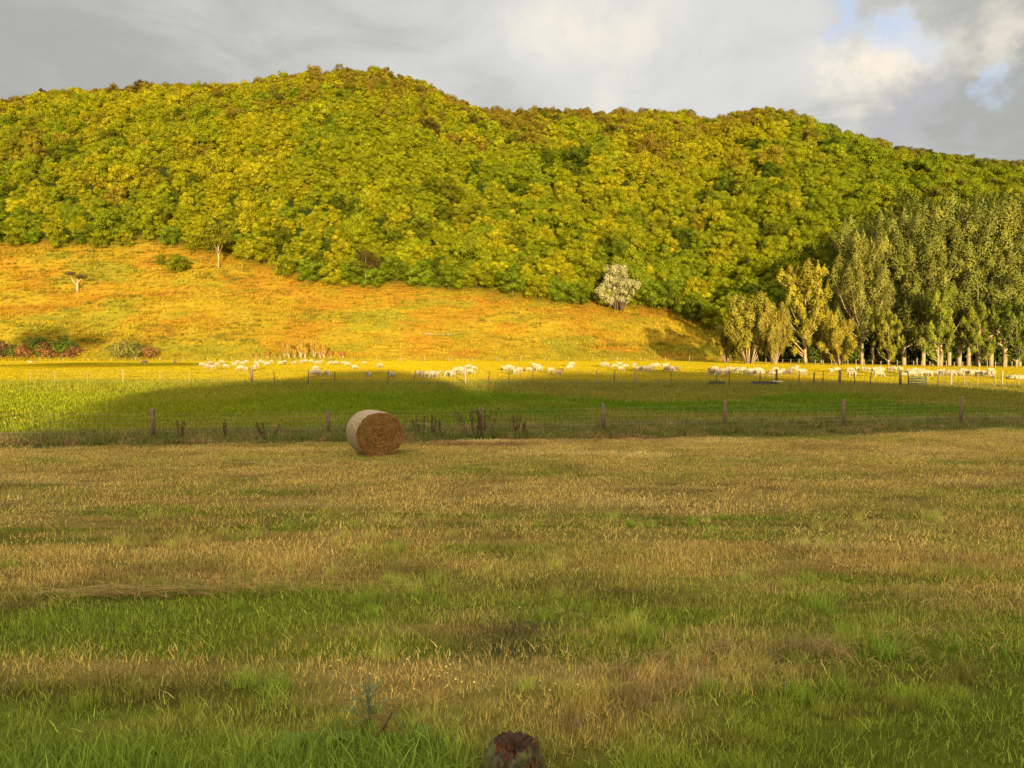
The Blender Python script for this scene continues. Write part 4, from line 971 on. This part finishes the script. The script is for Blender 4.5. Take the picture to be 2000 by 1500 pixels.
# ------------------------------------------------------------------ weeds, hay remains, flowers
def ribbon(g, pts, w, tint=.5, wd=None):
    P = np.asarray(pts, float); T = np.gradient(P, axis=0); Wd = np.cross(T, [0, 0, 1.]) if wd is None else np.broadcast_to(np.asarray(wd, float), P.shape)
    Wd = Wd / (np.linalg.norm(Wd, axis=1)[:, None] + 1e-9); w = np.broadcast_to(w, (len(P),))[:, None]
    V = np.stack([P - Wd * w / 2, P + Wd * w / 2], 1).reshape(-1, 3); k = len(P)
    g.add(V, [(2 * i, 2 * i + 1, 2 * i + 3, 2 * i + 2) for i in range(k - 1)], tint)
def weeds():
    md = leafy('dock_seed', (.135, .080, .040), lo=.5, hi=1.4)
    for i, (u, hh, n, sp) in enumerate(((352, .75, 3, .12), (437, .8, 2, .05), (521, .6, 4, .12), (824, .85, 3, .14), (842, .8, 3, .1), (928, .95, 7, .22), (944, 1.05, 6, .16), (1008, .85, 4, .12), (1026, .55, 3, .1), (862, .7, 2, .05))):
        x, y = fu(u); y -= .9; x = (u - 1000) / F * y; z = tz(x, y)
        e = obj('dock_weed', None, loc=(x, y, z), label='dead brown dock stalk clump at the near fence, %s from the left' % ordinal([352, 437, 521, 824, 842, 862, 928, 944, 1008, 1026].index(u)), category='weed', group='dead dock weeds along the near fence')
        s = Geo(); l = s
        for k in range(n):
            bx, by = rng.normal(0, sp, 2); tp_ = np.array([bx * 1.5, by * 1.5, hh * rng.uniform(.8, 1.05)])
            s.tube([(bx * .4, by * .4, -.05), tp_ * [.8, .8, .5], tp_], [.012, .01, .004], 4)
            for f in rng.uniform(.3, 1, 26):
                c = np.array([bx * .4, by * .4, 0]) * (1 - f) + tp_ * f; l.cards(c[None] + rng.normal(0, .018, (3, 3)), unit(3), .05, rng.uniform(0, 1, 3), mat=1)
        obj('stalk', s.mesh('stalk', [M_PDARK, md]), e)
    # thistle and dry weed in the lush strip
    x, y, z = at(705, 1480); y += .1
    mt = leafy('thistle', (.15, .185, .085), lo=.5, hi=1.4)
    e = obj('thistle', None, loc=(x, y, tz(x, y)), label='grey-green spiny thistle rising from lush grass at bottom', category='plant')
    s = Geo(); s.tube([(0, 0, 0), (.01, 0, .15), (-.01, 0, .27)], [.012, .009, .004], 5); obj('stem', s.mesh('stem', mt), e)
    for k in range(20):
        a = k * 2.4 + rng.normal(0, .2); h0 = .03 + .012 * k; L = .17 * (1 - k / 30) * rng.uniform(.8, 1.2); g = Geo(); D = np.array([math.cos(a), math.sin(a), 0])
        pts = [D * L * t + np.array([0, 0, h0 + L * (1.1 * t - .6 * t * t)]) + rng.normal(0, .002, 3) for t in np.linspace(0, 1, 10)]
        ribbon(g, pts, np.array([.006, .007, .007, .007, .006, .006, .005, .004, .003, .001]), .35)
        Sd = np.array([-D[1], D[0], 0])
        for j in range(1, 10):
            for sgn in (-1, 1):
                q = rng.uniform(.014, .030) * (1.15 - j / 12)
                ribbon(g, [pts[j], pts[j] + Sd * sgn * q * .6 + D * .006 + [0, 0, .004], pts[j] + Sd * sgn * q + D * .016 + [0, 0, rng.uniform(0, .014)]], np.array([.008, .006, .0008]), rng.uniform(.1, 1), wd=D)
        obj('leaf', g.mesh('leaf', mt), e)
    x, y, z = at(738, 1500); 
    e = obj('withered_weed', None, loc=(x, y, z), label='orange-brown withered fern-like weed right of the thistle', category='plant')
    mw = leafy('withered', (.24, .16, .055), lo=.5, hi=1.5)
    s = Geo(); s.tube([(0, 0, 0), (-.03, 0, .08), (.03, 0, .16), (.06, 0, .22)], [.014, .012, .009, .004], 5); obj('stem', s.mesh('stem', stained('red_stem', (.12, .06, .03), (.08, .04, .025), 20)), e)
    for k in range(9):
        g = Geo(); a = rng.uniform(-.9, 3.9); D = np.array([math.cos(a), math.sin(a) * .6, 0]); L = rng.uniform(.10, .20); h0 = rng.uniform(.08, .2)
        pts = [D * L * t + np.array([.03 * t, 0, h0 + L * (.9 * t - .8 * t * t)]) for t in np.linspace(0, 1, 8)]
        ribbon(g, pts, .004, .5)
        for j in range(2, 8):
            for q in range(3): ribbon(g, [pts[j], pts[j] + rng.normal(0, .022, 3)], np.array([.006, .001]), rng.uniform(0, 1), wd=[0, 0, 1])
        obj('frond', g.mesh('frond', mw), e)
    # broad leaves in the lush strip
    mb = leafy('broad_leaf', (.110, .160, .030), lo=.6, hi=1.4)
    for i, (u, r, n) in enumerate(((650, 1478, 9), (565, 1495, 8), (800, 1490, 8))):
        x, y, z = at(u, r); e = obj('broadleaf_plant', None, loc=(x, y, z + .02), label='low dock plant with broad green leaves, %s from the left at bottom' % ordinal({565: 0, 650: 1, 800: 2}[u]), category='plant', group='broad-leaved plants in the lush strip')
        for k in range(n):
            a = rng.uniform(0, 6.28); D = np.array([math.cos(a), math.sin(a), 0]); L = rng.uniform(.09, .17); g = Geo()
            ribbon(g, [D * L * t + np.array([0, 0, .02 + L * (.9 * t - .7 * t * t)]) for t in np.linspace(0, 1, 7)], np.array([.01, .035, .05, .055, .045, .025, .002]), rng.uniform(.2, .9))
            obj('leaf', g.mesh('leaf', mb, True), e)
    # buttercups
    mf = stained('petal', (.55, .50, .14), (.45, .40, .08), 30, bump=0)
    spots = [(870, 1368), (877, 1362), (845, 1372), (792, 1345), (797, 1344), (838, 1383), (856, 1385), (872, 1379), (825, 1390), (900, 1400), (925, 1402), (805, 1412), (872, 1410), (1086, 1404), (1075, 1418), (656, 1352), (700, 1366), (717, 1380), (962, 1406), (888, 1390), (640, 1362), (846, 1370), (1015, 1232), (1130, 1405)]
    g = Geo()
    for k in range(5):
        a = k * 1.2566; c, s_ = math.cos(a), math.sin(a)
        g.add([(0, 0, 0), (c * .008 + s_ * .006, s_ * .008 - c * .006, .004), (c * .015, s_ * .015, .008), (c * .008 - s_ * .006, s_ * .008 + c * .006, .004)], [(0, 1, 2, 3)])
    pm = g.mesh('petals', mf); sm = Geo().tube([(0, 0, -.16), (.004, 0, -.08), (0, 0, 0)], .0015, 3).mesh('stem', leafy('flower_stem', (.07, .14, .02)))
    for i, (u, r) in enumerate(spots):
        x, y, z = at(u, r); e = obj('buttercup', None, loc=(x, y, z + .15), sc=random.uniform(.4, .65), label='tiny pale yellow buttercup in the grass above the thistle and stump', category='flower', group='buttercups in the foreground grass')
        o = obj('petals', pm, e); o.rotation_euler = (random.uniform(.2, .9), random.uniform(-.4, .4), 0); obj('stem', sm, e)
    # raked hay: strands lying about
    g = Geo()
    def strands(cx, cy, sx, sy, n, hgt, ln, w=.006, ang=None):
        for k in range(n):
            x, y = cx + rng.normal(0, sx), cy + rng.normal(0, sy); a = rng.uniform(0, 6.28) if ang is None else rng.normal(ang, .35); L = rng.uniform(.4, 1) * ln
            z0 = tz_fast(x, y) + abs(rng.normal(hgt, hgt * .5)); b = rng.normal(0, .35)
            pts = [(x + math.cos(a + b * t) * L * (t - .5), y + math.sin(a + b * t) * L * (t - .5), z0 + .35 * hgt * math.sin(t * 3.14)) for t in (0, .33, .66, 1)]
            ribbon(g, pts, w, rng.uniform(0, 1))
    tz_fast = lambda x, y: float(np.interp(y, _dd, _zz))
    strands(-3.35, 6.62, .40, .07, 200, .05, .5, .004, .08)
    strands(-2.7, 6.75, .7, .07, 110, .07, .6, .005, .05)
    for (u, r) in ((1480, 1290), (1680, 1300), (1600, 1340), (1120, 1330), (1250, 1340), (1750, 1270), (1380, 1330), (1900, 1290)):
        x, y, z = at(u, r); strands(x, y, .30, .15, 60, .07, .22, .003)
    for (u, r) in ((1690, 1035), (1050, 1020), (1960, 1190), (90, 1010), (700, 920), (1300, 905)):
        x, y, z = at(u, r); strands(x, y, .7, .2, 70, .05, .4, .005)
    obj('loose_hay', g.mesh('loose_hay', leafy('hay', (.33, .22, .09), lo=.4, hi=1.5)), kind='stuff')
    g = Geo()
    for (u, r, s, n) in ((100, 868, 1.0, 60), (340, 866, 1., 60), (460, 868, .45, 70), (640, 868, .5, 50), (830, 869, .9, 60), (900, 867, .5, 140), (975, 868, .6, 110), (1010, 867, .4, 60), (1080, 866, .6, 40), (1155, 858, .35, 80), (1235, 856, .55, 120), (1270, 860, .5, 60), (1700, 838, 1.2, 60), (1830, 835, 1.0, 60), (560, 870, .7, 50)):
        x, y, z = at(u, r + 2); strands(x, y, s, .22, n, .08, .5, .014)
    obj('hay_remains', g.mesh('hay_remains', leafy('old_hay', (.30, .155, .075), lo=.4, hi=1.5)), kind='stuff')
weeds()

def back_trees():
    kx = -hx - .103
    g = Geo(); t = Geo()
    for (px, pz, r1, r2) in ((-4.0, 6.1, 1.3, .9), (-3.2, 7.0, 1.6, 1.3), (-5.2, 7.0, 1.6, 1.1), (-6.6, 7.5, 1.6, .95), (-7.6, 7.75, 1.3, .6), (-4.6, 8.0, 1.6, .9), (-3.0, 8.2, 1.6, .9), (-3.0, 5.4, 1.2, 1.2), (-3.0, 4.2, 1.2, 1.4), (-3.0, 3, 1.2, 1.6)):  # unseen crown, clumps placed to cast the overhanging shadow edge
        clump_leaves(g, (px + 3, 0, pz + 2.5), (r1, 1.5, r2), 900, .55, .5); clump_leaves(g, (px + 3, 0, pz + 2.5), (r1 * .6, 1, r2 * .6), 300, .7, .4)
    t.tube([(0, 0, -.5), (0, 0, 5), (-1.5, 0, 9.5)], [.35, .3, .15], 8); t.tube([(0, 0, 5), (-2.5, 0, 9.2), (-4.2, 0, 10)], [.2, .14, .06], 6)
    place_tree('leaning_tree', 'unseen dense tree behind the viewer, overhanging crown shaped to cast the shadow edge', 'tree', (g.mesh('crown', M_LEAF), t.mesh('trunk', M_BARKD, True)), (-3 + kx * 115, BY, -2.5), (1, 1, 1), 0, (.1, .12, .02))
    def cast(u, r):
        x, y, z = at(u, r); D = y - BY; return x - hx * D, z + te * D / math.cos(R(180 - SUN_AZ))
    for (u, r, rw, rh, lab) in ((85, 664, 4.6, 2.0, 'tall flat-crowned tree on its own behind the viewer, leftmost'), (158, 668, 4.6, 1.6, 'tall flat-crowned tree behind the viewer, next to leftmost'), (215, 713, 15, .45, 'broad umbrella-crowned tree added unseen behind the viewer for a shade streak')):  # umbrella crown is added to cast the thin shade streak
        xc, hh = cast(u, r); hh += 2.5
        g = Geo()
        for k in range(26):
            a = rng.uniform(0, 6.28); q = math.sqrt(rng.uniform(0, 1)); clump_leaves(g, (math.cos(a) * rw * q, math.sin(a) * rw * q, hh + rng.normal(0, rh * .3)), (rw * .3, rw * .3, rh * .75), 170, .9, .5)
        t = Geo().tube([(0, 0, -.5), (.2, 0, hh * .5), (0, 0, hh)], [.22, .16, .1], 7)
        place_tree('spreading_tree', lab, 'tree', (g.mesh('crown', M_LEAF), t.mesh('trunk', M_BARKD, True)), (xc, BY, -2.5), (1, 1, 1), 0, (.1, .12, .02))
back_trees()
